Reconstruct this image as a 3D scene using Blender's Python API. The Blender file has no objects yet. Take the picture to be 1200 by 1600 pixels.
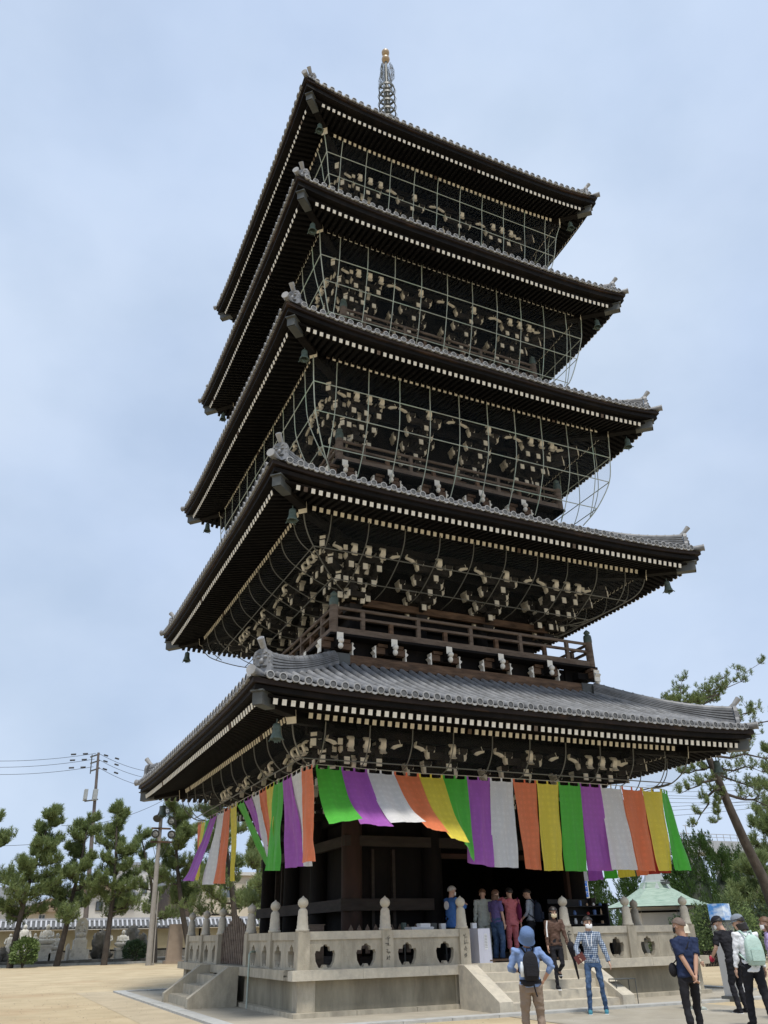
import bpy, bmesh, math, random
from mathutils import Vector, Matrix, noise, Quaternion
from math import sin, cos, pi, radians, sqrt, atan2
sc = bpy.context.scene
COL = sc.collection
random.seed(7)

# ------------------------------------------------------------------ camera
CAM = Vector((-12.0, -23.946, 1.5))
YAW, PITCH, ROLL, FPX = radians(25.2369), radians(28.3426), radians(-1.2378), 1225.64
fw = Vector((cos(PITCH)*sin(YAW), cos(PITCH)*cos(YAW), sin(PITCH)))
rt0 = Vector((cos(YAW), -sin(YAW), 0)); up0 = rt0.cross(fw)
rt = rt0*cos(ROLL)+up0*sin(ROLL); up = -rt0*sin(ROLL)+up0*cos(ROLL)
cd = bpy.data.cameras.new('camera'); cam = bpy.data.objects.new('camera', cd); COL.objects.link(cam)
m = Matrix((rt, up, -fw)).transposed().to_4x4(); m.translation = CAM
cam.matrix_world = m
cd.sensor_fit = 'HORIZONTAL'; cd.sensor_width = 36; cd.lens = FPX/1200*36
cd.clip_start = 0.1; cd.clip_end = 3000
sc.camera = cam
sc.render.resolution_x = 768; sc.render.resolution_y = 1024
def at(px, py, Y):
    'world point on the plane y=Y that a survey of the photograph puts at this pixel'
    d = fw + rt*((px-600)/FPX) + up*((800-py)/FPX)
    return CAM + d*((Y-CAM.y)/d.y)

# ------------------------------------------------------------------ sky, sun, exposure
SUN = Vector((-0.14, -0.52, 1.32)).normalized()
w = bpy.data.worlds.new("World"); sc.world = w; w.use_nodes = True
nt = w.node_tree; nt.nodes.clear()
def N(t, **k):
    n = nt.nodes.new(t)
    for a, b in k.items(): setattr(n, a, b)
    return n
out = N('ShaderNodeOutputWorld'); bg = N('ShaderNodeBackground'); bg.inputs['Strength'].default_value = 0.093
sky = N('ShaderNodeTexSky', sky_type='NISHITA'); sky.sun_disc = False
sky.sun_elevation = math.asin(SUN.z); sky.sun_rotation = atan2(SUN.x, SUN.y)
sky.air_density = 1.0; sky.dust_density = 1.5; sky.ozone_density = 1.0
tc = N('ShaderNodeTexCoord'); mp = N('ShaderNodeMapping'); mp.inputs['Scale'].default_value = (1, 1, 1.5)
mp.inputs['Location'].default_value = (1.3, 0.4, 0.2)
nt.links.new(tc.outputs['Generated'], mp.inputs['Vector'])
n1 = N('ShaderNodeTexNoise'); n1.inputs['Scale'].default_value = 1.9; n1.inputs['Detail'].default_value = 6; n1.inputs['Roughness'].default_value = 0.5
n2 = N('ShaderNodeTexNoise'); n2.inputs['Scale'].default_value = 2.6; n2.inputs['Detail'].default_value = 5; n2.inputs['Roughness'].default_value = 0.45
nt.links.new(mp.outputs[0], n1.inputs['Vector']); nt.links.new(mp.outputs[0], n2.inputs['Vector'])
r1 = N('ShaderNodeValToRGB'); r1.color_ramp.elements[0].position = 0.34; r1.color_ramp.elements[1].position = 0.66
r1.color_ramp.elements[0].color = (4.25, 5.2, 6.85, 1); r1.color_ramp.elements[1].color = (5.1, 5.95, 7.25, 1)
r2 = N('ShaderNodeValToRGB'); r2.color_ramp.elements[0].position = 0.40; r2.color_ramp.elements[1].position = 0.72
r2.color_ramp.elements[0].color = (0.96, 0.96, 0.96, 1); r2.color_ramp.elements[1].color = (0.86, 0.86, 0.86, 1)
nt.links.new(n1.outputs['Fac'], r1.inputs['Fac']); nt.links.new(n2.outputs['Fac'], r2.inputs['Fac'])
mx = N('ShaderNodeMixRGB'); nt.links.new(r2.outputs[0], mx.inputs['Fac'])
nt.links.new(sky.outputs[0], mx.inputs['Color1']); nt.links.new(r1.outputs[0], mx.inputs['Color2'])
n3 = N('ShaderNodeTexNoise'); n3.inputs['Scale'].default_value = 3.4; n3.inputs['Detail'].default_value = 7; n3.inputs['Roughness'].default_value = 0.5
mp3 = N('ShaderNodeMapping'); mp3.inputs['Scale'].default_value = (1, 1, 1.5); mp3.inputs['Location'].default_value = (2.1, 5.7, .9)
nt.links.new(tc.outputs['Generated'], mp3.inputs['Vector']); nt.links.new(mp3.outputs[0], n3.inputs['Vector'])
r3 = N('ShaderNodeValToRGB'); r3.color_ramp.elements[0].position = 0.44; r3.color_ramp.elements[1].position = 0.74
r3.color_ramp.elements[0].color = (1, 1, 1, 1); r3.color_ramp.elements[1].color = (.84, .87, .89, 1)
nt.links.new(n3.outputs['Fac'], r3.inputs['Fac']); my = N('ShaderNodeMixRGB', blend_type='MULTIPLY'); my.inputs['Fac'].default_value = 1
nt.links.new(mx.outputs[0], my.inputs['Color1']); nt.links.new(r3.outputs[0], my.inputs['Color2']); nt.links.new(my.outputs[0], bg.inputs['Color']); nt.links.new(bg.outputs[0], out.inputs['Surface'])
sd = bpy.data.lights.new('sun', 'SUN'); sd.energy = 2.4; sd.angle = radians(11); sd.color = (1, 0.95, 0.87)
so = bpy.data.objects.new('sun', sd); COL.objects.link(so)
so.rotation_euler = (-SUN).to_track_quat('-Z', 'Y').to_euler(); so.location = (0, -10, 80)
sc.view_settings.view_transform = 'Standard'; sc.view_settings.look = 'None'
sc.view_settings.gamma = 1; sc.view_settings.exposure = 0.55
sc.render.engine = 'CYCLES'

# ------------------------------------------------------------------ materials
MATS = {}
def mat(name, col, rough=0.8, var=0.25, scale=3.0, stretch=(1, 1, 1), col2=None, detail=6, bump=0.0, bscale=None, spec=0.3, metal=0.0,
        stain=None, stainscale=1.2, stainlo=0.5, stainhi=0.7, trans=0.0):
    if name in MATS: return MATS[name]
    M = bpy.data.materials.new(name); M.use_nodes = True; t = M.node_tree
    b = t.nodes['Principled BSDF']; b.inputs['Roughness'].default_value = rough; b.inputs['Metallic'].default_value = metal
    b.inputs['Specular IOR Level'].default_value = spec
    c = t.nodes.new('ShaderNodeTexCoord'); mpp = t.nodes.new('ShaderNodeMapping'); mpp.inputs['Scale'].default_value = stretch
    t.links.new(c.outputs['Object'], mpp.inputs['Vector'])
    n = t.nodes.new('ShaderNodeTexNoise'); n.inputs['Scale'].default_value = scale; n.inputs['Detail'].default_value = detail
    n.inputs['Roughness'].default_value = 0.6
    t.links.new(mpp.outputs[0], n.inputs['Vector'])
    r = t.nodes.new('ShaderNodeValToRGB'); r.color_ramp.elements[0].position = 0.3; r.color_ramp.elements[1].position = 0.7
    lo = [max(0, x*(1-var)) for x in col]; hi = [x*(1+var) for x in (col2 or col)]
    r.color_ramp.elements[0].color = (*lo, 1); r.color_ramp.elements[1].color = (*hi, 1)
    t.links.new(n.outputs['Fac'], r.inputs['Fac']); src = r.outputs[0]
    if stain:
        n3 = t.nodes.new('ShaderNodeTexNoise'); n3.inputs['Scale'].default_value = stainscale; n3.inputs['Detail'].default_value = 8
        n3.inputs['Roughness'].default_value = 0.65
        t.links.new(mpp.outputs[0], n3.inputs['Vector'])
        r3 = t.nodes.new('ShaderNodeValToRGB'); r3.color_ramp.elements[0].position = stainlo; r3.color_ramp.elements[1].position = stainhi
        t.links.new(n3.outputs['Fac'], r3.inputs['Fac'])
        x = t.nodes.new('ShaderNodeMixRGB'); t.links.new(r3.outputs[0], x.inputs['Fac'])
        t.links.new(src, x.inputs['Color1']); x.inputs['Color2'].default_value = (*stain, 1); src = x.outputs[0]
    t.links.new(src, b.inputs['Base Color'])
    if bump:
        n4 = t.nodes.new('ShaderNodeTexNoise'); n4.inputs['Scale'].default_value = bscale or scale*6; n4.inputs['Detail'].default_value = 5
        t.links.new(mpp.outputs[0], n4.inputs['Vector'])
        bb = t.nodes.new('ShaderNodeBump'); bb.inputs['Strength'].default_value = bump; bb.inputs['Distance'].default_value = 0.02
        t.links.new(n4.outputs['Fac'], bb.inputs['Height']); t.links.new(bb.outputs[0], b.inputs['Normal'])
    if trans:
        tr = t.nodes.new('ShaderNodeBsdfTranslucent'); t.links.new(src, tr.inputs['Color'])
        ms = t.nodes.new('ShaderNodeMixShader'); ms.inputs[0].default_value = trans
        o = t.nodes['Material Output']; t.links.new(b.outputs[0], ms.inputs[1]); t.links.new(tr.outputs[0], ms.inputs[2])
        t.links.new(ms.outputs[0], o.inputs['Surface'])
    MATS[name] = M; return M

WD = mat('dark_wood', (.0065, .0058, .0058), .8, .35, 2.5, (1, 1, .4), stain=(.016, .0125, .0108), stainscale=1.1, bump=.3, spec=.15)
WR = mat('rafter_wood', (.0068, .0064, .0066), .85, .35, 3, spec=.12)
WB = mat('brown_wood', (.105, .060, .035), .75, .5, 1.6, (1, 1, 5), col2=(.13, .08, .05), stain=(.05, .033, .024), stainscale=1.0, bump=.4)
WE = mat('eave_wood', (.016, .0105, .009), .75, .5, 1.2, (1, 1, 4), stain=(.070, .040, .024), stainscale=.8, stainlo=.55, stainhi=.72)
WG = mat('weathered_wood', (.15, .115, .09), .8, .35, 2.2, (1, 1, 4), stain=(.07, .045, .032), stainscale=1.5, bump=.4)
CR = mat('cream_paint', (.80, .755, .64), .7, .10, 4, stain=(.50, .46, .37), stainscale=3, stainlo=.55, stainhi=.75)
CW = mat('white_paint', (.80, .77, .69), .6, .06, 4, stain=(.45, .40, .32), stainscale=3.0, stainlo=.62, stainhi=.75)
TL = mat('roof_tile', (.18, .184, .19), .5, .25, 2.2, col2=(.22, .225, .235), stain=(.12, .12, .12), stainscale=2.3, spec=.45, bump=.2, bscale=30)
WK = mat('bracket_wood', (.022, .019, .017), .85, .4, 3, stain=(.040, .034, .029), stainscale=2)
TD = mat('tile_face', (.10, .105, .11), .6, .2, 8)
TB = mat('shaded_pan_tile', (.065, .066, .07), .7, .2, 3, spec=.4)  # same grey tile as the rows, darkened to paint the shade between them
WF = mat('old_red_wood', (.036, .018, .012), .75, .4, 2, (1, 1, .4), stain=(.016, .011, .009), stainscale=1.5)
WT = mat('dull_beam', (.032, .026, .022), .8, .35, 2, (1, 1, 4), stain=(.025, .02, .018), stainscale=1.5)
TLL = mat('tile_light', (.31, .315, .32), .55, .15, 5, stain=(.20, .20, .20), stainscale=4)
CG = mat('copper_green', (.075, .11, .095), .55, .35, 6, stain=(.05, .06, .055), stainscale=5, spec=.5)
MG = mat('grey_metal', (.070, .075, .072), .5, .25, 3, spec=.5)
GP = mat('green_pipe', (.42, .46, .40), .5, .2, 1.2, stain=(.40, .54, .44), stainscale=.8)
GPD = mat('grey_pipe', (.15, .15, .13), .55, .2, 1.2)
GO = mat('old_gold', (.36, .255, .14), .4, .2, 6, stain=(.36, .30, .22), stainscale=5, spec=.6)
ST = mat('granite', (.43, .385, .30), .85, .2, 4, (1.4, 1.4, .6), stain=(.29, .26, .205), stainscale=1.6, stainlo=.48, stainhi=.72, bump=.5, bscale=60)
SL = mat('pale_granite', (.52, .475, .385), .85, .10, 9, stain=(.36, .33, .28), stainscale=3.0, stainlo=.5, stainhi=.75, bump=.5, bscale=70)
SW = mat('stained_concrete', (.31, .28, .21), .9, .22, 1.6, (1.6, 1.6, .45), stain=(.17, .15, .11), stainscale=1.0, stainlo=.42, stainhi=.7, bump=.5, bscale=50)
SS = mat('statue_stone', (.64, .62, .56), .9, .12, 4, stain=(.30, .29, .25), stainscale=3, stainlo=.55, stainhi=.75)
SSD = mat('dark_stone', (.12, .115, .10), .9, .3, 3, stain=(.2, .19, .17), stainscale=2)
PV = mat('pavement', (.37, .335, .27), .9, .12, 1.2, stain=(.28, .25, .20), stainscale=.7, bump=.4, bscale=60)
KB = mat('kerb_granite', (.42, .42, .40), .85, .12, 6, stain=(.3, .3, .28), stainscale=2)
SLT = mat('slit_black', (.01, .009, .008), .9, .1, 3)
BK = mat('bark', (.075, .063, .053), .9, .4, 3, (1, 1, .5), stain=(.05, .04, .034), stainscale=4, bump=.9, bscale=14)
CN = mat('concrete_pole', (.29, .27, .245), .85, .12, 3)

# ------------------------------------------------------------------ mesh builder
class MB:
    def __init__(s): s.v = []; s.f = []; s.m = []; s.s = []
    def add(s, vs, fs, mi=0, smooth=False):
        o = len(s.v); s.v.extend([tuple(v) for v in vs])
        for f in fs: s.f.append(tuple(i+o for i in f)); s.m.append(mi); s.s.append(smooth)
    def box(s, c, d, mi=0, R=None, taper=None):
        x, y, z = d[0]/2, d[1]/2, d[2]/2
        vs = []
        for k, zz in enumerate((-z, z)):
            q = (taper if taper and k == 0 else 1)
            for a, b in ((-x, -y), (x, -y), (x, y), (-x, y)): vs.append(Vector((a*q, b*q, zz)))
        if R is not None: vs = [R @ v for v in vs]
        c = Vector(c); vs = [v+c for v in vs]
        s.add(vs, [(0, 3, 2, 1), (4, 5, 6, 7), (0, 1, 5, 4), (1, 2, 6, 5), (2, 3, 7, 6), (3, 0, 4, 7)], mi)
    def bb(s, x0, x1, y0, y1, z0, z1, mi=0):
        s.box(((x0+x1)/2, (y0+y1)/2, (z0+z1)/2), (x1-x0, y1-y0, z1-z0), mi)
    def beam(s, a, b, w_, h, mi=0, cap=None, capt=.004, upv=(0, 0, 1)):
        a = Vector(a); b = Vector(b); d = (b-a).normalized(); r = d.cross(Vector(upv)).normalized(); u = r.cross(d)
        q = [r*(x*w_/2)+u*(y*h/2) for x, y in ((-1, -1), (1, -1), (1, 1), (-1, 1))]
        s.add([a+k for k in q]+[b+k for k in q], [(3, 2, 1, 0), (4, 5, 6, 7), (0, 1, 5, 4), (1, 2, 6, 5), (2, 3, 7, 6), (3, 0, 4, 7)], mi)
        if cap is not None:
            q = [k*1.04 for k in q]; c = b+d*capt; e = b-d*.012
            s.add([e+k for k in q]+[c+k for k in q], [(3, 2, 1, 0), (4, 5, 6, 7), (0, 1, 5, 4), (1, 2, 6, 5), (2, 3, 7, 6), (3, 0, 4, 7)], cap)
    def tube(s, pts, rad, n=8, mi=0, smooth=True, caps=True, flat=None):
        pts = [Vector(p) for p in pts]; k = len(pts)
        if not hasattr(rad, '__len__'): rad = [rad]*k
        t0 = (pts[1]-pts[0]).normalized(); ref = Vector((0, 0, 1)) if abs(t0.z) < .9 else Vector((1, 0, 0))
        u = t0.cross(ref).normalized(); vs = []
        for i, p in enumerate(pts):
            t = (pts[min(i+1, k-1)]-pts[max(i-1, 0)]).normalized()
            u = (u-t*u.dot(t)); u = u.normalized() if u.length > 1e-6 else t.orthogonal().normalized(); v = t.cross(u)
            for j in range(n):
                a = 2*pi*j/n; vs.append(p+(u*cos(a)+v*sin(a))*rad[i])
        fs = [(i*n+j, i*n+(j+1) % n, (i+1)*n+(j+1) % n, (i+1)*n+j) for i in range(k-1) for j in range(n)]
        s.add(vs, fs, mi, smooth)
        if caps: s.add(vs[:n], [tuple(range(n-1, -1, -1))], mi); s.add(vs[-n:], [tuple(range(n))], mi)
    def lathe(s, prof, c=(0, 0, 0), n=16, mi=0, smooth=True, R=None, sy=1.0, caps=True):
        c = Vector(c); vs = []
        for r, z in prof:
            for j in range(n):
                a = 2*pi*j/n; q = Vector((r*cos(a), r*sin(a)*sy, z)); vs.append(c+(R @ q if R is not None else q))
        k = len(prof)
        fs = [(i*n+j, i*n+(j+1) % n, (i+1)*n+(j+1) % n, (i+1)*n+j) for i in range(k-1) for j in range(n)]
        s.add(vs, fs, mi, smooth)
        if not caps: return
        if prof[0][0] > 1e-4: s.add(vs[:n], [tuple(range(n-1, -1, -1))], mi)
        if prof[-1][0] > 1e-4: s.add(vs[-n:], [tuple(range(n))], mi)
    def prism(s, poly, a, u, v, th, mi=0):
        'extrude 2D poly (in u,v axes from a) by th along u x v'
        a = Vector(a); u = Vector(u).normalized(); v = Vector(v).normalized(); nn = u.cross(v)
        k = len(poly); f0 = [a+u*x+v*y-nn*th/2 for x, y in poly]; f1 = [q+nn*th for q in f0]
        s.add(f0+f1, [tuple(range(k-1, -1, -1)), tuple(range(k, 2*k))]+[(i, (i+1) % k, k+(i+1) % k, k+i) for i in range(k)], mi)
    def blob(s, c, r, seg=12, rings=8, mi=0, R=None, amp=0, fr=3):
        vs = []; c = Vector(c)
        for i in range(rings+1):
            th = pi*i/rings
            for j in range(seg):
                a = 2*pi*j/seg; q = Vector((sin(th)*cos(a), sin(th)*sin(a), cos(th)))
                if amp: q = q*(1+amp*noise.noise(q*fr+c))
                q = Vector((q.x*r[0], q.y*r[1], q.z*r[2])); vs.append(c+(R @ q if R is not None else q))
        s.add(vs, [(i*seg+j, (i+1)*seg+j, (i+1)*seg+(j+1) % seg, i*seg+(j+1) % seg) for i in range(rings) for j in range(seg)], mi, True)
    def grid(s, rows, mi=0, smooth=True):
        n = len(rows[0]); s.add([p for r in rows for p in r], [(i*n+j, i*n+j+1, (i+1)*n+j+1, (i+1)*n+j) for i in range(len(rows)-1) for j in range(n-1)], mi, smooth)
    def xf(s, M, o=0): s.v[o:] = [tuple(M @ Vector(v)) for v in s.v[o:]]
    def mesh(s, name, mats):
        me = bpy.data.meshes.new(name); me.from_pydata(s.v, [], s.f)
        for x in (mats if isinstance(mats, (list, tuple)) else [mats]): me.materials.append(x)
        me.polygons.foreach_set('material_index', s.m); me.polygons.foreach_set('use_smooth', s.s); me.update(); return me
    def build(s, name, mats, parent=None, label=None):
        o = bpy.data.objects.new(name, s.mesh(name, mats)); COL.objects.link(o)
        if parent is not None: o.parent = parent
        if label: o['label'] = label
        return o
def tag(o, label=None, cat=None, group=None, kind=None):
    if label: o['label'] = label
    if cat: o['category'] = cat
    if group: o['group'] = group
    if kind: o['kind'] = kind
    return o
def empty(name, label=None, cat=None, group=None, loc=(0, 0, 0)):
    o = bpy.data.objects.new(name, None); COL.objects.link(o); o.location = loc; o.empty_display_size = .3
    return tag(o, label, cat, group)
def part(name, parent=None): return empty(name) if parent is None else _p(name, parent)
def _p(name, parent): o = bpy.data.objects.new(name, None); COL.objects.link(o); o.parent = parent; return o
def kids(o): return list(o.children)
def rebase(root, loc):
    'the thing was modelled in world coordinates: put its origin at its base'
    T = Matrix.Translation(-Vector(loc)); done = set()
    def go(o):
        if o.data is not None and o.data.name not in done: o.data.transform(T); done.add(o.data.name)
        for c in o.children: go(c)
    go(root); root.location = loc; return root
def copy_tree(o, parent=None):
    c = o.copy(); COL.objects.link(c)
    if parent is not None: c.parent = parent
    for ch in kids(o): copy_tree(ch, c)
    return c
ROT = [Matrix.Rotation(-k*pi/2, 4, 'Z') for k in range(4)]   # 0 front (-Y), 1 left (-X), 2 back, 3 right
# ------------------------------------------------------------------ ground and paving
def sheet(name, pts, z, m_, kind='structure'):
    b = MB(); b.add([(x, y, z) for x, y in pts], [tuple(range(len(pts)))]); o = b.build(name, m_); tag(o, kind=kind); return o
SAND = mat('court_sand', (.43, .345, .215), .95, .12, .7, col2=(.47, .385, .25), stain=(.36, .25, .145), stainscale=.22, stainlo=.52, stainhi=.78, bump=.9, bscale=14, detail=13)
sheet('ground', [(-900, -900), (900, -900), (900, 900), (-900, 900)], 0, SAND)
sheet('paved_apron', [(-7.15, -7.6), (7.2, -7.6), (7.2, 7.2), (-7.15, 7.2)], .012, PV)
b = MB()
def strip(b, x0, x1, y0, y1, z0, z1, L=1.1):
    n = max(1, int(round(max(x1-x0, y1-y0)/L))); g = .006
    for i in range(n):
        if x1-x0 > y1-y0: b.bb(x0+(x1-x0)*i/n+g, x0+(x1-x0)*(i+1)/n-g, y0, y1, z0, z1)
        else: b.bb(x0, x1, y0+(y1-y0)*i/n+g, y0+(y1-y0)*(i+1)/n-g, z0, z1)
strip(b, -7.5, -7.15, -7.6, 7.2, -.05, .05); strip(b, 7.2, 7.5, -5.6, 7.2, -.05, .05); strip(b, -7.5, 7.5, 7.2, 7.5, -.05, .05)
strip(b, -7.5, 7.5, -7.95, -7.6, -.05, .05)
tag(b.build('kerb', KB), kind='structure')
sheet('pavement', [(-1.9, -17), (3.2, -17), (3.2, -7.95), (-1.9, -7.95)], .008, mat('path_concrete', (.34, .31, .25), .9, .12, 1.6, stain=(.42, .39, .33), stainscale=.9, bump=.5, bscale=60))
sheet('outer_path', [(-8.6, -9.2), (-7.5, -9.2), (-7.5, 8.2), (-8.6, 8.2)], .004, mat('worn_sand', (.43, .36, .25), .95, .12, 1.5, bump=.4, bscale=50))

b = MB(); rnd = random.Random(12)
for i in range(5200):
    d = rnd.uniform(7, 42)**1.0; a = YAW+rnd.uniform(-.62, .62); x, y = CAM.x+sin(a)*d, CAM.y+cos(a)*d; r = rnd.uniform(.006, .020)
    if -7.7 < x < 7.6 and -8.1 < y < 7.6: continue
    if -2.1 < x < 3.4 and y < -7.9 and rnd.random() < .8: continue
    p = [(x+r*cos(q)*rnd.uniform(.7, 1.2), y+r*sin(q)*rnd.uniform(.7, 1.2), .002) for q in (0, 1.26, 2.5, 3.8, 5.0)]
    b.add(p+[(x, y, r*.8+.002)], [(j, (j+1) % 5, 5) for j in range(5)])
tag(b.build('gravel', mat('pebble', (.30, .26, .19), .9, .5, 3)), kind='stuff')

# ------------------------------------------------------------------ stone terrace
TZ = .87
terr = empty('stone_terrace', 'grey granite terrace with carved openings in its railing under the pagoda', 'terrace')
b = MB(); strip(b, -5.75, 5.75, -5.75, -5.5, 0, .10, 1.4); strip(b, -5.75, -5.5, -5.5, 5.5, 0, .10, 1.4); strip(b, 5.5, 5.75, -5.5, 5.5, 0, .10, 1.4)
strip(b, -5.75, 5.75, 5.5, 5.75, 0, .10, 1.4); b.build('plinth', ST, terr)
b = MB(); b.bb(-5.56, 5.56, -5.56, 5.56, .02, .68); b.build('base_wall', SW, terr)
for k in range(4):
    for x in (-5.42, -1.68, 1.68, 5.42):
        b = MB(); b.bb(x-.2 if abs(x) > 5 else x-.1, x+.2 if abs(x) > 5 else x+.1, -5.62, -5.3, .10, .68)
        b.xf(ROT[k])
        if abs(x) > 5 and x > 0: continue
        b.build('pilaster', ST, terr)
for k in range(4):
    b = MB(); x0, x1 = -5.8, 5.5; n = 7
    for i in range(n): b.bb(x0+(x1-x0)*i/n+(.003 if i else 0), x0+(x1-x0)*(i+1)/n-.003, -5.8, -5.2, .68, .87)
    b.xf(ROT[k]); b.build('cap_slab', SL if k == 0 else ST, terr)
b = MB(); b.bb(-5.2, 5.2, -5.2, 5.2, .5, .865); b.build('terrace_floor', PV, terr)
GIB = [(.0, 0), (.150, 0), (.150, .05), (.128, .06), (.128, .12), (.120, .13), (.120, .20), (.116, .21), (.114, .30), (.108, .31), (.104, .40), (.085, .44), (.06, .455), (.06, .475), (.085, .49), (.112, .53), (.118, .57), (.105, .62), (.07, .655), (.03, .675), (.012, .70), (0, .71)]
POSTW = .27
def glyphs(b, cx, y, z0, z1, n, mi=1, w_=.13, R=None):
    rnd = random.Random(int(cx*100)+n); h = (z1-z0)/n
    for i in range(n):
        zc = z1-h*(i+.5)
        for q in range(6):
            a = rnd.choice([0, 0, pi/2, pi/2, .6, -.6]); L = h*rnd.uniform(.3, .75)
            dx, dz = cos(a)*L/2, sin(a)*L/2; ox, oz = rnd.uniform(-.3, .3)*w_, rnd.uniform(-.28, .28)*h
            b.beam((cx+ox-dx, y, zc+oz-dz), (cx+ox+dx, y, zc+oz+dz), .006, .012, mi, upv=(0, 1, 0))
for k in range(4):
    for x in (-5.5, -3.5, -1.5, 1.5, 3.5):
        b = MB(); hw = POSTW/2; b.bb(x-hw, x+hw, -5.5-hw, -5.5+hw, TZ, 1.60)
        if k == 0 and x in (-3.5, -1.5, 1.5): glyphs(b, x, -5.5-hw-.001, 1.0, 1.5, 4)
        b.xf(ROT[k]); po = b.build('railing_post', [ST, SSD], terr)
        b = MB(); b.lathe([(r, z) for r, z in GIB], (x, -5.5, 1.60), 16); b.xf(ROT[k]); b.build('post_finial', SL, po)
def cutout_panel(x0, x1, z0, z1, y, th, cx, cz, s, poly):
    'stone panel with a bat-shaped opening through it: quads between the outline and the frame'
    b = MB(); n = len(poly)
    P = [(cx+a*s, cz+c*s) for a, c in poly]
    def frame(px_, pz):
        dx, dz = px_-cx, pz-cz
        tx = ((x1-cx)/dx if dx > 0 else (x0-cx)/dx) if abs(dx) > 1e-6 else 1e9
        tz = ((z1-cz)/dz if dz > 0 else (z0-cz)/dz) if abs(dz) > 1e-6 else 1e9
        t = min(tx, tz); return (cx+dx*t, cz+dz*t)
    # insert corner directions
    pts = list(P)
    F = [frame(*q) for q in pts]
    corners = [(x0, z0), (x1, z0), (x1, z1), (x0, z1)]
    out_p, out_f = [], []
    import math as mm
    ang = lambda q: mm.atan2(q[1]-cz, q[0]-cx)
    for i in range(n):
        j = (i+1) % n
        out_p.append(pts[i]); out_f.append(F[i])
        a0, a1 = ang(pts[i]), ang(pts[j])
        while a1 < a0-pi: a1 += 2*pi
        while a1 > a0+pi: a1 -= 2*pi
        for c in corners:
            ac = ang(c)
            for sh in (-2*pi, 0, 2*pi):
                if min(a0, a1)+1e-6 < ac+sh < max(a0, a1)-1e-6:
                    t = (ac+sh-a0)/(a1-a0); out_p.append((pts[i][0]*(1-t)+pts[j][0]*t, pts[i][1]*(1-t)+pts[j][1]*t)); out_f.append(c)
    m_ = len(out_p); vs = []
    for yy in (y-th/2, y+th/2):
        vs += [(a, yy, c) for a, c in out_p]; vs += [(a, yy, c) for a, c in out_f]
    fs = []
    for i in range(m_):
        j = (i+1) % m_
        fs += [(i, j, m_+j, m_+i), (2*m_+j, 2*m_+i, 3*m_+i, 3*m_+j), (i, 2*m_+i, 2*m_+j, j), (m_+j, 3*m_+j, 3*m_+i, m_+i)]
    b.add(vs, fs); return b
BAT = [(-.28, -1.0), (-.62, -.95), (-.92, -.45), (-1.0, .15), (-.9, .42), (-.52, .38), (-.44, .72), (-.2, .78), (-.12, .92), (.12, .92), (.2, .78), (.44, .72), (.52, .38), (.9, .42), (1.0, .15), (.92, -.45), (.62, -.95), (.28, -1.0), (.12, -.72), (0, -.80), (-.12, -.72)][::-1]
BAT = BAT[::-1]
for k in range(4):
    for x0, x1 in ((-5.5, -3.5), (-3.5, -1.5), (1.5, 3.5), (3.5, 5.5)):
        a, c = x0+POSTW/2, x1-POSTW/2; mid = (a+c)/2
        for p0, p1 in ((a, mid-.11), (mid+.11, c)):
            b = cutout_panel(p0, p1, TZ, 1.44, -5.5, .13, (p0+p1)/2, 1.13, .235, BAT); b.xf(ROT[k]); b.build('carved_panel', ST, terr)
        b = MB(); b.bb(mid-.11, mid+.11, -5.57, -5.43, TZ, 1.44); b.xf(ROT[k]); b.build('panel_stile', ST, terr)
        b = MB(); b.bb(a, c, -5.6, -5.4, 1.44, 1.60)
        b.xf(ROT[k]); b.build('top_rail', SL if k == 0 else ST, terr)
def stair(k, x0, x1, n, depth, cheek=.34):
    R_ = ROT[k]; g = _p('staircase', terr); run = depth/n
    for i in range(n):
        b = MB(); z1 = TZ*(i+1)/(n+1); y0 = -5.8-depth+run*i; b.bb(x0, x1, y0, -5.8 if i == n-1 else y0+run+.06, 0.0, z1)
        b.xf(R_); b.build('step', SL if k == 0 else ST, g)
    for xa in (x0-cheek, x1):
        b = MB(); y1 = -5.8-depth-.12
        poly = [(-5.8, 0.0), (y1, 0.0), (y1, .22), (-5.83-.25, .865), (-5.8, .865)]
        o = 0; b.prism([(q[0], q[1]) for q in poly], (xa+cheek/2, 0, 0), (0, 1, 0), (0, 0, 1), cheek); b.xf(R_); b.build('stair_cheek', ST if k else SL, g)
stair(0, -1.48, 1.40, 4, 1.55)
stair(1, -1.35, 1.35, 3, 1.1, .26)
# arched slatted gate on the left side
gt = empty('wooden_gate', 'grey slatted gate with arched top closing the left side of the stone railing', 'gate')
n = 15
for i in range(n):
    x = -1.30+2.6*i/(n-1); b = MB(); h = .78+.42*(1-abs(x/1.3)**1.3)
    b.bb(x-.055, x+.055, -5.52, -5.48, TZ+.02, TZ+h); b.xf(ROT[1]); b.build('slat', WG, gt)
for z in (.12, .62):
    b = MB(); b.bb(-1.36, 1.36, -5.475, -5.43, TZ+z, TZ+z+.07); b.xf(ROT[1]); b.build('gate_rail', WG, gt)
rebase(gt, (-5.5, 0, TZ))
b = MB(); b.tube([(-5.83, -2.6, .03), (-5.83, -2.6, .9), (-5.80, -2.5, 1.15), (-5.7, -2.3, 1.2), (-5.55, -2.1, 1.2)], .022, 8)
o = b.build('drain_pipe', GP); tag(o, 'thin grey pipe running up the terrace wall beside the left stairs', 'pipe')

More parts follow.
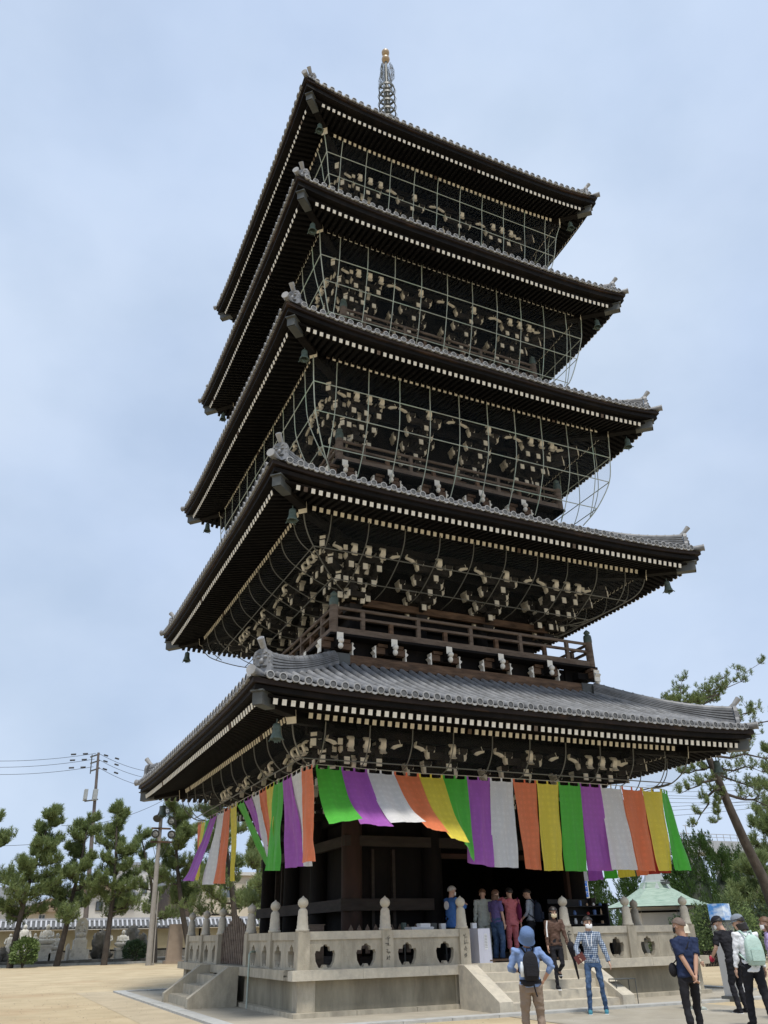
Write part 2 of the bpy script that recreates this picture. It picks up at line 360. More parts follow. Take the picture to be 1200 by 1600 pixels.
# ------------------------------------------------------------------ pagoda
pag = empty('pagoda', 'five storeyed dark wooden pagoda with grey tiled roofs and bronze spire', 'pagoda')
def pz(zm, zc, lat, o_, p_=4.0): return zm+(zc-zm)*min(1.2, abs(lat)/o_)**p_
T = [
 dict(w=7.59, zt=6.50, zc=6.64, wf=7.27, zf=6.05, zfc=6.12, wb=6.10, zb=6.13, zbc=6.18, body=3.5, z0=.87, wi=4.45, zi=8.10, tail=5.86),
 dict(w=7.37, zt=12.20, zc=12.44, wf=7.03, zf=11.73, zfc=11.83, wb=5.95, zb=11.83, zbc=11.92, body=3.3, z0=8.4, wi=4.25, zi=13.9, tail=11.47),
 dict(w=7.155, zt=17.78, zc=18.12, wf=6.78, zf=17.28, zfc=17.48, wb=5.69, zb=17.47, zbc=17.60, body=3.15, z0=14.2, wi=4.05, zi=19.75, tail=17.1),
 dict(w=6.974, zt=23.55, zc=23.90, wf=6.60, zf=22.92, zfc=23.18, wb=5.54, zb=23.16, zbc=23.29, body=3.0, z0=20.0, wi=3.9, zi=25.5, tail=22.8),
 dict(w=6.78, zt=29.13, zc=29.62, wf=6.38, zf=28.53, zfc=28.82, wb=5.42, zb=28.52, zbc=28.74, body=2.85, z0=25.8, wi=.75, zi=34.0, tail=28.2)]
def roofz(t, o_, lat):
    w_ = t['w']; s_ = (w_-o_)/(w_-t['wi']); s_ = max(0, min(1, s_))
    fl = (t['zc']-t['zt'])*(min(1, abs(lat)/w_))**4*(1-s_)**1.2
    ex = .22 if t['wi'] > 2 else .35
    return t['zt']+fl+(t['zi']-t['zt'])*((1-ex)*s_+ex*s_*s_)
def loop_board(b, t, o0, o1, z0, z1, zc_add, N_=28, mi=0):
    'a strip of board round all four sides between outward distances o0<o1; the corners rise by zc_add'
    for k in range(4):
        rows = []
        for i in range(N_+1):
            u = -1+2*i/N_; fl = zc_add*abs(u)**4
            q = [(u*o1, -o1, z0+fl), (u*o1, -o1, z1+fl), (u*o0, -o0, z1+fl), (u*o0, -o0, z0+fl)]
            rows.append([tuple(ROT[k] @ Vector(p)) for p in q])
        vs = [p for r_ in rows for p in r_]
        fs = [(i*4+j, (i+1)*4+j, (i+1)*4+(j+1) % 4, i*4+(j+1) % 4) for i in range(N_) for j in range(4)]
        b.add(vs, fs, mi)
PITCH_T = .297
def make_tier(ti, t):
    W = t['w']; root = _p('roof', pag)
    # tile bed and rows of round tiles, one mesh per side
    for k in range(4):
        b = MB(); S = 10
        rows = []
        for i in range(S+1):
            o_ = (W-.05)+(t['wi']-W+.05)*i/S
            rows.append([tuple(ROT[k] @ Vector((o_*(-1+2*j/36), -o_, roofz(t, o_, o_*(-1+2*j/36))-.075))) for j in range(37)])
        b.grid(rows, 3, False)
        nrow = int((W-.35)/PITCH_T); hidden = k in (2, 3) and ti > 0
        for j in range(-nrow, nrow+1):
            x = j*PITCH_T; top = max(t['wi'], abs(x)+.12); L = (W-.1)-top
            if L < .15: continue
            n = max(2, int(L/.45)) if ti == 0 else max(2, int(L/.8)); R_ = .083; sg = 7
            vs = []; fs = []
            if ti == 0:
                seq = []
                for i in range(n):
                    seq += [(i/n, 1.0), ((i+.5)/n, .995), ((i+.97)/n, .985), ((i+1)/n-2e-3, .975)]
            else: seq = [(i/n, 1.0) for i in range(n+1)]
            for (s_, rr) in seq:
                o_ = (W-.08)-L*s_; z = roofz(t, o_, x)
                for a in range(sg):
                    th = pi*(-.08+1.16*a/(sg-1)); vs.append(ROT[k] @ Vector((x+R_*rr*cos(th), -o_, z-.02+R_*rr*sin(th))))
            m_ = len(seq); fs = [(i*sg+a, i*sg+a+1, (i+1)*sg+a+1, (i+1)*sg+a) for i in range(m_-1) for a in range(sg-1)]
            b.add(vs, fs, 0, True)
            # end disc: pale rim and darker face
            o_ = W-.06; z = roofz(t, o_, x)-.015; Rm = ROT[k] @ Matrix.Translation((x, -o_, z)) @ Matrix.Rotation(pi/2, 4, 'X')
            q = MB(); q.lathe([(.083, -.05), (.096, .0), (.096, .035), (.072, .038)], n=12, mi=1, smooth=False); q.f.pop(); q.m.pop(); q.s.pop()
            q.lathe([(.072, .024), (.02, .026), (.0, .034)], n=12, mi=2, smooth=False); q.xf(Rm)
            b.add(q.v, [], 0); base = len(b.v)-len(q.v)
            for f_, mi_ in zip(q.f, q.m): b.f.append(tuple(v+base for v in f_)); b.m.append(mi_); b.s.append(False)
            # sagging pan tile lip between this row and the next
            if j < nrow:
                xa = x+.07; xb = x+PITCH_T-.07; vs = []
                for a in range(6):
                    uu = a/5; sx = xa+(xb-xa)*uu; sag = -.05*4*uu*(1-uu)*.8
                    zz = roofz(t, o_, sx)-.055+sag
                    vs += [(sx, -(o_+.02), zz+.015), (sx, -(o_+.02), zz-.035), (sx, -(o_-.25), zz+.03)]
                vs = [tuple(ROT[k] @ Vector(v)) for v in vs]
                fs = [(a*3, a*3+1, a*3+4, a*3+3) for a in range(5)]+[(a*3, a*3+3, a*3+5, a*3+2) for a in range(5)]+[(a*3+1, a*3+2, a*3+5, a*3+4) for a in range(5)]
                b.add(vs, fs, 1, False)
        b.build('roof_tiles', [TL, TLL, TD, TB], root)
    # hip ridges, ridge end ornaments, corner tip tiles
    for k in range(4):
        R_ = ROT[k]; b = MB(); n = 14; o_end = W-.42; D = []
        for i in range(n+1):
            o_ = o_end+(t['wi']-.02-o_end)*i/n; lift = .16*(1-i/n)**3
            z = roofz(t, o_, o_); D.append((o_, z, lift))
        wd = .13
        LY = ((.17, -.06, .05, 0), (.12, .05, .072, 1), (.155, .072, .10, 0), (.115, .10, .12, 1), (.145, .12, .15, 0), (.105, .15, .17, 1), (.135, .17, .20, 0), (.10, .20, .215, 1), (.125, .215, .25, 0))
        for lay, (w0, h0, h1, mi_) in enumerate(LY):
            vs = []
            for o_, z, l_ in D:
                c = Vector((-o_, -o_, z)); s_ = Vector((1, -1, 0)).normalized()*w0; hh = h1+l_*(lay+1)/9
                h_0 = h0+l_*lay/9
                for q in ((-1, h_0), (1, h_0), (1, hh), (-1, hh)): vs.append(R_ @ (c+s_*q[0]+Vector((0, 0, q[1]))))
            m_ = len(D); fs = [(i*4+j, i*4+(j+1) % 4, (i+1)*4+(j+1) % 4, (i+1)*4+j) for i in range(m_-1) for j in range(4)]+[(0, 1, 2, 3)[::-1], tuple((m_-1)*4+j for j in range(4))]
            b.add(vs, fs, mi_)
        b.tube([R_ @ Vector((-o_, -o_, z+.27+l_)) for o_, z, l_ in D], .085, 10, 0)
        for i in range(1, n):
            o_, z, l_ = D[i]; o2, z2, l2 = D[i-1]
            a = Vector((-o_, -o_, z+.27+l_)); c = Vector((-o2, -o2, z2+.27+l2)); d = (c-a).normalized()
            b.tube([R_ @ a, R_ @ (a+d*.05)], .098, 10, 0)
        b.build('hip_ridge', [TL, TD], root)
        # onigawara
        oz = roofz(t, o_end, o_end); b = MB(); c = R_ @ Vector((-(o_end+.05), -(o_end+.05), oz-.05))
        s_ = (R_.to_3x3() @ Vector((1, -1, 0))).normalized(); dd = (R_.to_3x3() @ Vector((-1, -1, 0))).normalized()
        poly = [(-.25, 0), (.25, 0), (.25, .12), (.22, .2), (.235, .38), (.19, .50), (.08, .56), (-.08, .56), (-.19, .50), (-.235, .38), (-.22, .2), (-.25, .12)]
        b.prism(poly, c, s_, (0, 0, 1), .10, 0)
        for q in range(9):
            a = pi*(-.1+1.2*q/8); b.blob(c+s_*(.2*cos(a))+Vector((0, 0, .3+.21*sin(a)))+dd*.05, (.022, .022, .022), 6, 4, 0)
        b.blob(c+Vector((0, 0, .27))+dd*.06, (.06, .06, .07), 8, 6, 0)
        for sg_ in (-1, 1):
            b.blob(c+s_*sg_*.085+Vector((0, 0, .36))+dd*.05, (.055, .055, .035), 8, 6, 0)
            b.blob(c+s_*sg_*.07+Vector((0, 0, .15))+dd*.05, (.07, .07, .04), 8, 6, 1)
            b.tube([c+s_*sg_*.03+Vector((0, 0, .44))+dd*.05, c+s_*sg_*.13+Vector((0, 0, .47))+dd*.06], .018, 6, 0)
        b.build('ridge_end_tile', [TL, TD], root)
        b = MB(); p0 = c+Vector((0, 0, .50))-dd*.15; p1 = c+Vector((0, 0, .78))+dd*.17
        b.tube([p0, p0.lerp(p1, .5)-Vector((0, 0, .03)), p1], [.062, .067, .084], 12, 0)
        d_ = (p1-p0).normalized(); b.tube([p1-d_*.01, p1+d_*.012], [.06, .06], 12, 1, smooth=False); b.build('ridge_tip_cylinder', [TLL, TL], root)
        b = MB(); cz = t['zc']; p0 = R_ @ Vector((-(W-.6), -(W-.6), cz+.02)); p1 = R_ @ Vector((-(W-.02), -(W-.02), cz+.03))
        b.tube([p0, p1], [.09, .105], 12, 0); d_ = (p1-p0).normalized(); b.tube([p1, p1+d_*.03], [.115, .115], 12, 1, smooth=False)
        b.build('corner_tip_tile', [TL, TLL], root)
    # eave boards
    fl = t['zc']-t['zt']; ff = t['zfc']-t['zf']; H = t['zt']-t['zf']
    b = MB(); loop_board(b, t, W-.42, W-.10, t['zt']-.20, t['zt']-.095, fl); b.build('eave_board', WE, root)
    b = MB(); loop_board(b, t, W-.5, W-.17, t['zt']-.20-(H-.20)*.45, t['zt']-.203, (fl+ff)/2+.01); b.build('fascia_board', WD, root)
    b = MB(); loop_board(b, t, t['wf']-.30, t['wf']-.02, t['zf']+.075, t['zt']-.205-(H-.20)*.45, ff+.01)
    loop_board(b, t, t['wb']-.12, t['wb']-.0, t['zb']+.07, t['zb']+.17, t['zbc']-t['zb'])
    b.build('purlin_board', WD, root)
    # soffit above rafters
    b = MB()
    for k in range(4):
        rows = []
        for o_, z, fc in ((t['wf']-.1, t['zf']+.08, ff), (t['wb'], t['zb']+.26, t['zbc']-t['zb']), (t['wb']-.01, t['zb']+.10, t['zbc']-t['zb']), (t['body'], t['zb']+.10+(t['wb']-t['body'])*.28, 0)):
            rows.append([tuple(ROT[k] @ Vector((o_*(-1+2*j/20), -o_, z+fc*abs(-1+2*j/20)**4))) for j in range(21)])
        b.grid(rows, 0, False)
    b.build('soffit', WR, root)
    # rafters: upper (flying) and lower rows, one mesh per side and row
    for k in range(4):
        for row in (0, 1):
            b = MB(); oe = t['wf'] if row == 0 else t['wb']; zm, zc_ = (t['zf'], t['zfc']) if row == 0 else (t['zb'], t['zbc'])
            oi = t['wb']-.15 if row == 0 else t['body']+.2
            lim = oe-(.36 if row == 0 else .30); n = int(lim/.209)
            for j in range(-n, n+1):
                x = j*.209; inn = max(oi, abs(x)+.08)
                if oe-inn < .1: continue
                z = pz(zm, zc_, x, oe); rise = (oe-inn)*(.24 if row == 0 else .26)
                b.beam((x, -inn, z+rise), (x, -oe, z), .10, .125, 0, 1 if (abs(j*7+k*3+ti*5+row) % 41) else 2)
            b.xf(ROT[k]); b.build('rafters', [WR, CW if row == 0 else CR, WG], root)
    # hip rafters with metal cap
    for k in range(4):
        R_ = ROT[k]; rt2 = sqrt(2); b = MB(); e = t['wf']+.06
        zt_ = t['zfc']+.08
        b.beam(R_ @ Vector((-(t['wb']-.2), -(t['wb']-.2), zt_+.05)), R_ @ Vector((-e, -e, zt_-.07)), .24, .29, 0)
        b.beam(R_ @ Vector((-(e-.42), -(e-.42), zt_-.045)), R_ @ Vector((-(e+.004), -(e+.004), zt_-.067)), .246, .295, 1)
        b.beam(R_ @ Vector((-(e-.5), -(e-.5), zt_+.105)), R_ @ Vector((-(e+.05), -(e+.05), zt_+.085)), .31, .035, 1)
        b.build('hip_rafter', [WD, MG], root)
        b = MB(); e = t['wb']+.05
        b.beam(R_ @ Vector((-t['body'], -t['body'], t['zbc']+.5)), R_ @ Vector((-e, -e, t['zbc']-.10)), .24, .30, 0, 1)
        b.build('lower_hip_rafter', [WD, CR], root)
    return root
for ti, t in enumerate(T): make_tier(ti, t)

# walls, columns, bracket clusters
def masu(b, c, s_=.22, h=.15, mi=0, ends='x'):
    b.box(c, (s_, s_, h*.55), mi); b.box((c[0], c[1], c[2]-h*.52), (s_, s_, h*.5), mi, taper=.66)
    if 'x' in ends:
        for g in (-1, 1): b.box((c[0]+g*(s_/2+.002), c[1], c[2]), (.008, s_*.96, h*.5), 1)
        for g in (-1, 1): b.box((c[0]+g*(s_/2-.012), c[1], c[2]-h*.52), (.03, s_*.84, h*.42), 1, taper=.8)
    if 'y' in ends: b.box((c[0], c[1]-s_/2-.002, c[2]), (s_*.96, .008, h*.5), 1)
def arm_x(b, xc, y, z, L, mi=0):
    h = .19; w_ = .12; x0, x1 = xc-L, xc+L
    b.box((xc, y, z), (2*L-.16, w_, h), mi)
    for g, xe in ((-1, x0), (1, x1)):
        b.prism([(0, -h/2), (.05, -h/2+.01), (.09, -.01), (.09, h/2), (0, h/2)], (xe-g*.09, y, z), (g, 0, 0), (0, 0, 1), w_+.004, 1)
def arm_y(b, x, y0, y1, z, w_=.12, h=.165, cap=True):
    'arm reaching outward from y0 to y1 (more negative), pale end'
    b.bb(x-w_/2, x+w_/2, y1+.03, y0, z-h/2, z+h/2)
    if cap: b.bb(x-w_*.62, x+w_*.62, y1, y1+.035, z-h*.56, z+h*.56, 1)
def tailcap(b, x, y, z):
    prof = [(-.21, .02), (-.13, .06), (-.05, .03), (.03, .07), (.12, .05), (.2, -.01), (.22, -.05), (-.2, -.05)]
    # wavy pale nose: plate tilted outward at the bottom
    vs = []; n = 7
    for i in range(n+1):
        s_ = i/n; zz = z+.19-.38*s_; ww = .076*(1+.16*sin(s_*pi*4+.6)); yy = y-.08*s_-.05*sin(s_*pi*2)
        vs += [(x-ww, yy, zz), (x+ww, yy, zz), (x+ww, yy+.10, zz), (x-ww, yy+.10, zz)]
    fs = [(i*4+j, i*4+(j+1) % 4, (i+1)*4+(j+1) % 4, (i+1)*4+j) for i in range(n) for j in range(4)]+[(0, 3, 2, 1), (n*4, n*4+1, n*4+2, n*4+3)]
    b.add(vs, fs, 1)
def cluster_mesh(xs=(0,), wings=True, drop=0):
    'three-stepped bracket set; origin on the wall plane at the height of the tail rafter noses'
    b = MB()
    steps = [(.36, -1.05), (.80, -.72), (1.22, -.42)]
    for x in xs:
        for o_, z in steps:
            arm_y(b, x, 0, -o_-.16, z); masu(b, (x, -o_, z+.19), ends='')
        b.beam((x, -.2, .25), (x, -1.62, -.06), .15, .22, 0); tailcap(b, x, -1.62, -.05)
    b.box((0, -.16, -1.35), (.42, .42, .2), 0, taper=.7)
    if wings:
        for i, (o_, z) in enumerate([(0.02, -.86)]+[(a, c+.30) for a, c in steps]):
            L = (.45, .48, .52, .62)[i]; arm_x(b, 0, -o_, z, L)
            for g in (-1, 1): masu(b, (g*(L-.12), -o_, z+.19), .24)
            masu(b, (0, -o_, z+.19), .24, ends='')
        arm_x(b, 0, -.02, -.35, .7)
        for (yy, zz, LL) in ((-.36, -.42, .80), (-.02, -1.18, .40)):
            arm_x(b, 0, yy, zz, LL)
            for g in (-1, 1): masu(b, (g*(LL-.1), yy, zz+.17), .20, .14)
        for g in (-1, 1): masu(b, (g*.58, -.02, -.16), .24)
        for g in (-1, 1):   # slanting pale board ends at mid bay
            b.beam((g*.72, -1.38, .02), (g*1.02, -1.42, .12), .10, .10, 0, 1)
            b.prism([(-.17, -.07), (-.07, -.10), (.04, -.045), (.15, -.01), (.16, .045), (.02, .03), (-.10, -.005)], (g*.92, -1.46, .02), (g, 0, 0), (0, 0, 1), .055, 1)
    return b
CL = cluster_mesh().mesh('bracket_cluster', [WK, CR])
CC = cluster_mesh(xs=(-.45, 0, .45)).mesh('corner_bracket_cluster', [WK, CR])
def corner_diag(b):
    'diagonal arms toward -x-y'
    d = Vector((-1, -1, 0)).normalized()
    for o_, z in ((.36, -1.05), (.80, -.72), (1.22, -.42), (1.62, -.12)):
        L = o_*1.414+.2; b.beam((0, 0, z), d*L+Vector((0, 0, z)), .14, .17, 0, 1, .02)
        e = d*(L-.16)+Vector((0, 0, z+.2)); R_ = Matrix.Rotation(pi/4, 3, 'Z'); b.box(e, (.28, .28, .14), 0, R=R_, taper=.7)
        b.box(e+d*.142, (.012, .17, .09), 1, R=R_)
    for o_ in (.8, 1.22):
        for (ax_, ay) in ((1, 0), (0, 1)):
            p = Vector((-o_*1.0*ax_-.95*ay, -o_*ay-.95*ax_, -.3+o_*.25)); q = p+Vector((-.30*ax_ if ax_ else 0, -.30*ay if ay else 0, 0))
            b.beam(p, q, .12, .15, 0, 1, .02)
cdm = MB(); corner_diag(cdm); CD = cdm.mesh('corner_diagonal_arms', [WK, CR])
def inst(name, me, parent, loc, rz=0):
    o = bpy.data.objects.new(name, me); COL.objects.link(o); o.parent = parent; o.location = loc; o.rotation_euler = (0, 0, rz); return o
for ti, t in enumerate(T):
    B = t['body']; g = _p('storey', pag); topz = t['zb']+.8
    b = MB(); hb = B-.12
    if ti == 0:
        # open middle bay at the front: walls left and right of a doorway
        for k in range(4):
            q = MB()
            if k == 0:
                q.bb(-hb, -1.05, -hb, -hb+.1, .87, topz); q.bb(-1.05, hb, -hb, -hb+.1, 3.3, topz)
            else: q.bb(-hb+.1, hb, -hb, -hb+.1, .87, topz)
            q.xf(ROT[k]); b.add(q.v, q.f)
        b.bb(-hb+.1, hb-.1, .6, .7, .87, topz); b.bb(-hb, hb, -hb, hb, topz-.02, topz)
    else: b.bb(-hb, hb, -hb, hb, t['z0'], topz)
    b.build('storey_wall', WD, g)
    b = MB()   # outer purlin carrying the rafters
    for k in range(4):
        q = MB(); po = B+1.30; q.bb(-po-.5, po+.5, -po-.1, -po+.1, t['tail']+.16, t['tail']+.36)
        q.bb(-B-.9, B+.9, -B-.86, -B-.74, t['tail']-.14, t['tail']+.0); q.bb(-B-.1, B+.1, -B-.08, -B+.14, t['tail']-1.66, t['tail']-1.45)
        q.xf(ROT[k]); b.add(q.v, q.f)
    b.build('bracket_purlin', WD, g)
    for k in (0, 1):
        rz = -k*pi/2
        for x in (-1.22, 1.22):
            inst('bracket_cluster', CL, g, ROT[k] @ Vector((x*(B/3.4)**.5, -B, t['tail'])), rz)
        for x in (-(B+.25), B+.25):
            inst('corner_bracket_cluster', CC, g, ROT[k] @ Vector((x, -B, t['tail'])), rz)
    for k in (0, 1, 3): inst('corner_diagonal_arms', CD, g, ROT[k] @ Vector((-B, -B, t['tail'])), -k*pi/2)
    # columns and tie beams
    for k in range(2 if ti else 4):
        for x in ((-B, -B/3) if (ti == 0 and k == 0) else (-B, -B/3, B/3)):
            b = MB(); rr = .27 if ti == 0 else .2
            b.tube([(x, -B, t['z0']), (x, -B, t['tail']-1.45)], rr, 14, 0); b.xf(ROT[k])
            if x == -B or k in (0, 1): b.build('column', [WF if (ti == 0 and k == 0 and x == -B) else WD], g)
    b = MB()
    for k in range(4):
        q = MB()
        if ti == 0:
            q.bb(-3.92, -1.3 if k == 0 else 3.65, -3.80, -3.66, 2.05, 2.32)
            q.bb(-3.8, 3.65, -3.74, -3.6, 3.55, 3.8); q.bb(-3.8, 3.65, -3.74, -3.6, .87, 1.05)
            for xx in (-2.9, -2.3): q.bb(xx-.04, xx+.04, -3.5, -3.36, 1.0, 3.5)
        elif ti == 1: q.bb(-3.56, 3.44, -3.56, -3.44, 10.28, 10.5); q.bb(-3.2, 3.2, -3.3, -3.25, 9.2, 9.5)
        else: q.bb(-B-.16, B+.04, -B-.16, -B-.04, t['z0']+1.3, t['z0']+1.5)
        q.xf(ROT[k]); b.add(q.v, q.f)
    b.build('tie_beam', WT if ti == 0 else WB, g)
b = MB(); b.bb(-1.12, -1.02, -3.62, -3.45, .87, 3.3); b.bb(3.12, 3.22, -3.62, -3.45, .87, 3.3); b.bb(-1.12, 3.22, -3.62, -3.45, 3.3, 3.42)
b.build('door_frame', WF, pag)

# balconies
BAL = [(4.45, 8.10, 9.02), (4.25, 13.9, 14.84), (4.07, 19.75, 20.66), (3.9, 25.5, 26.4)]
nose = MB()
nose.bb(-.17, .17, -.28, .3, -.10, .10, 0); nose.bb(-.09, .09, -.52, -.2, -.07, .12, 0)
nose.bb(-.095, .095, -.535, -.52, .10, .32, 1); nose.bb(-.085, .085, -.51, -.2, .12, .31, 0)
nose.blob((.0, -.60, .06), (.085, .09, .085), 10, 8, 1); nose.blob((0, -.57, -.08), (.075, .08, .09), 10, 8, 1); nose.blob((0, -.50, 0), (.07, .13, .07), 8, 6, 0)
for g_ in (-1, 1):
    nose.bb(min(g_*.17, g_*.46), max(g_*.17, g_*.46), -.26, -.10, -.06, .12, 2)
    nose.prism([(0, -.20), (.04, -.20), (.03, -.06), (.10, .02), (.03, .08), (.05, .16), (0, .18)], (g_*.46, -.18, -.02), (g_, 0, 0), (0, 0, 1), .2, 1)
    nose.bb(min(g_*.1, g_*.40), max(g_*.1, g_*.40), -.3, -.05, .13, .22, 2)
NO = nose.mesh('carved_nose', [WD, CW, WB])
def balcony(wb_, z0, zf):
    g = _p('balcony', pag)
    q = MB()
    for k in range(4):
        r_ = MB(); r_.bb(-wb_+.12, wb_+.12 if False else wb_-.12, -wb_, -wb_+.24, z0, z0+.28); r_.xf(ROT[k]); q.add(r_.v, r_.f)
    q.build('base_beam', WB, g)
    for k in range(4):
        r_ = MB(); r_.bb(-wb_-.02, -wb_+.5, -wb_-.02, -wb_+.5, z0-.02, z0+.30); r_.xf(ROT[k]); r_.build('corner_metal_sheath', MG, g)
    q = MB()
    for k in range(4):
        r_ = MB(); r_.bb(-wb_-.12, wb_+.12, -wb_-.14, -wb_+.3, zf-.16, zf-.09); r_.bb(-wb_+.25, wb_-.25, -wb_+.3, -wb_+.9, z0+.3, zf-.17); r_.xf(ROT[k]); q.add(r_.v, r_.f)
    q.build('deck_edge', WD, g)
    for k in range(3 if z0 < 9 else 2):
        kk = (0, 1, 3)[k]
        for i in range(5):
            x = -wb_+2*wb_*i/5+(.12 if i == 0 else 0)
            inst('carved_nose', NO, g, ROT[kk] @ Vector((x, -wb_+.32, z0+.50)), -kk*pi/2)
    for k in range(4):
        for (za, zb_, th, m_) in ((0, .19, .13, WG), (.40, .47, .09, WG), (.66, .75, .09, WG)):
            r_ = MB()
            if th == .13: r_.bb(-wb_-.1, wb_+.1 if k == 9 else wb_-.1, -wb_-.065, -wb_+.065, zf+za-.08, zf+zb_-.08)
            elif za > .6: r_.tube([(-wb_+.05, -wb_, zf+.70), (wb_-.05, -wb_, zf+.70)], .052, 8, 0)
            else: r_.bb(-wb_+.05, wb_-.05, -wb_-.045, -wb_+.045, zf+za, zf+zb_)
            r_.xf(ROT[k]); r_.build('railing_bar', m_, g)
        n = 5
        for i in range(n):
            x = -wb_+2*wb_*(i+.5)/n; r_ = MB(); r_.bb(x-.055, x+.055, -wb_-.05, -wb_+.05, zf+.11, zf+(.66 if i % 2 == 0 else .66)); r_.xf(ROT[k]); r_.build('baluster', WG, g)
        for i in range(n-1):
            x = -wb_+2*wb_*(i+1)/n; r_ = MB(); r_.bb(x-.06, x+.06, -wb_-.05, -wb_+.05, zf+.11, zf+.40); r_.xf(ROT[k]); r_.build('baluster', WB, g)
        r_ = MB(); r_.tube([(-wb_, -wb_, zf-.08), (-wb_, -wb_, zf+.76)], .125, 14, 0); r_.xf(ROT[k]); po = r_.build('corner_post', WG, g)
        r_ = MB(); r_.lathe([(.13, 0), (.135, .02), (.135, .12), (.13, .14), (.135, .16), (.12, .24), (.07, .265), (.065, .285), (.1, .31), (.105, .35), (.06, .40), (.02, .43), (0, .46)], (-wb_, -wb_, zf+.75), 14, 0); r_.xf(ROT[k]); r_.build('post_cap', CG, po)
for a in BAL: balcony(*a)

# spire
sp = _p('spire', pag); SPG = mat('spire_bronze', (.085, .095, .088), .5, .35, 4, stain=(.05, .055, .05), stainscale=3, spec=.5)
b = MB(); b.bb(-.8, .8, -.8, .8, 33.85, 34.7); b.lathe([(.8, 0), (.75, .25), (.5, .45), (.35, .55), (.6, .75), (.3, .85)], (0, 0, 34.7), 20); b.build('spire_base', CG, sp)
b = MB(); b.tube([(0, 0, 35.4), (0, 0, 42.2), (0, 0, 44.7)], [.13, .11, .08], 12, 0); b.build('spire_mast', SPG, sp)
for i in range(9):
    z = 36.55+i*.69; r_ = .49-.006*i; q = _p('spire_ring', sp); b = MB()
    b.lathe([(r_-.05, 0), (r_, 0), (r_, .15), (r_-.05, .15), (r_-.05, 0)], (0, 0, z), 28, 0, smooth=False, caps=False)
    b.lathe([(.12, -.12), (.20, -.10), (.21, .17), (.12, .2)], (0, 0, z), 16, 0)
    for a in range(6):
        th = a*pi/3; d = Vector((cos(th), sin(th), 0)); b.beam(d*.2+Vector((0, 0, z+.08)), d*(r_-.02)+Vector((0, 0, z+.08)), .05, .07)
    b.build('ring', SPG, q)
    if i < 8:
        for a in range(4):
            th = a*pi/2+pi/4; d = Vector((cos(th), sin(th), 0)); b = MB()
            b.tube([d*(r_)+Vector((0, 0, z+.1)), d*(r_+.07)+Vector((0, 0, z+.42)), d*(r_-.01)+Vector((0, 0, z+.72))], .017, 6)
            b.build('ring_hoop', SPG, q)
b = MB(); rnd = random.Random(3)
for a in range(4):
    th = a*pi/2+.5; d = Vector((cos(th), sin(th), 0))
    for i in range(16):
        z = 42.5+i*.105; L = .58*(1-((i-4)/13)**2)**.5 if abs(i-4) < 13 else .2
        p = Vector((0, 0, z)); pts = [p+d*.08]
        for j in range(1, 5): pts.append(p+d*(.08+(L-.08)*j/4)+Vector((0, 0, .10*j/4+.05*sin(j*2+i))))
        b.tube(pts, .010, 4)
        e = pts[2]; b.tube([e, e+d*.07+Vector((0, 0, .09)), e+d*.02+Vector((0, 0, .14))], .011, 4); e = pts[3]; b.tube([e, e-d*.02+Vector((0, 0, .1)), e+d*.06+Vector((0, 0, .13))], .011, 4)
b.build('water_flame', SPG, sp)
b = MB(); b.blob((0, 0, 44.88), (.23, .23, .27), 16, 12); b.build('lower_jewel', GO, sp)
b = MB(); b.lathe([(.0, -.28), (.12, -.25), (.21, -.1), (.22, .05), (.15, .18), (.05, .26), (0, .34)], (0, 0, 45.5), 16); b.tube([(0, 0, 45.1), (0, 0, 45.25)], .09, 8); b.build('upper_jewel', GO, sp)

# netting frames
NETM = bpy.data.materials.new('bird_net'); NETM.use_nodes = True; t_ = NETM.node_tree; bs = t_.nodes['Principled BSDF']
bs.inputs['Base Color'].default_value = (.10, .12, .13, 1); bs.inputs['Roughness'].default_value = .7
tr = t_.nodes.new('ShaderNodeBsdfTransparent'); ms = t_.nodes.new('ShaderNodeMixShader')
nn = t_.nodes.new('ShaderNodeTexNoise'); nn.inputs['Scale'].default_value = .6; mm_ = t_.nodes.new('ShaderNodeMapRange')
mm_.inputs['To Min'].default_value = .03; mm_.inputs['To Max'].default_value = .08; tcn = t_.nodes.new('ShaderNodeTexCoord')
t_.links.new(tcn.outputs['Object'], nn.inputs['Vector']); t_.links.new(nn.outputs['Fac'], mm_.inputs['Value']); t_.links.new(mm_.outputs[0], ms.inputs[0])
t_.links.new(tr.outputs[0], ms.inputs[1]); t_.links.new(bs.outputs[0], ms.inputs[2]); t_.links.new(ms.outputs[0], t_.nodes['Material Output'].inputs['Surface'])
NP = [
 ([(6.12, 6.05), (6.02, 5.62), (5.71, 5.25), (5.35, 5.14)], [2]),
 ([(5.97, 11.8), (5.83, 11.35), (5.47, 11.0), (4.55, 10.55), (3.75, 10.45)], [2, 3]),
 ([(5.73, 17.4), (5.70, 17.0), (5.67, 16.5), (5.55, 15.52), (5.15, 14.57), (4.75, 14.0)], [2, 3, 4]),
 ([(5.58, 23.1), (5.54, 22.6), (5.49, 22.11), (5.29, 21.19), (4.97, 20.14), (4.6, 19.8)], [2, 3, 4]),
 ([(5.46, 28.5), (5.28, 27.8), (5.14, 26.8), (4.9, 25.9), (4.5, 25.5)], [1, 2, 3])]
def catmull(P, n=5):
    o = []; 
    for i in range(len(P)-1):
        p0, p1, p2, p3 = P[max(i-1, 0)], P[i], P[i+1], P[min(i+2, len(P)-1)]
        for j in range(n):
            s_ = j/n; o.append(tuple(.5*((2*p1[c])+(-p0[c]+p2[c])*s_+(2*p0[c]-5*p1[c]+4*p2[c]-p3[c])*s_*s_+(-p0[c]+3*p1[c]-3*p2[c]+p3[c])*s_**3) for c in (0, 1)))
    o.append(P[-1]); return o
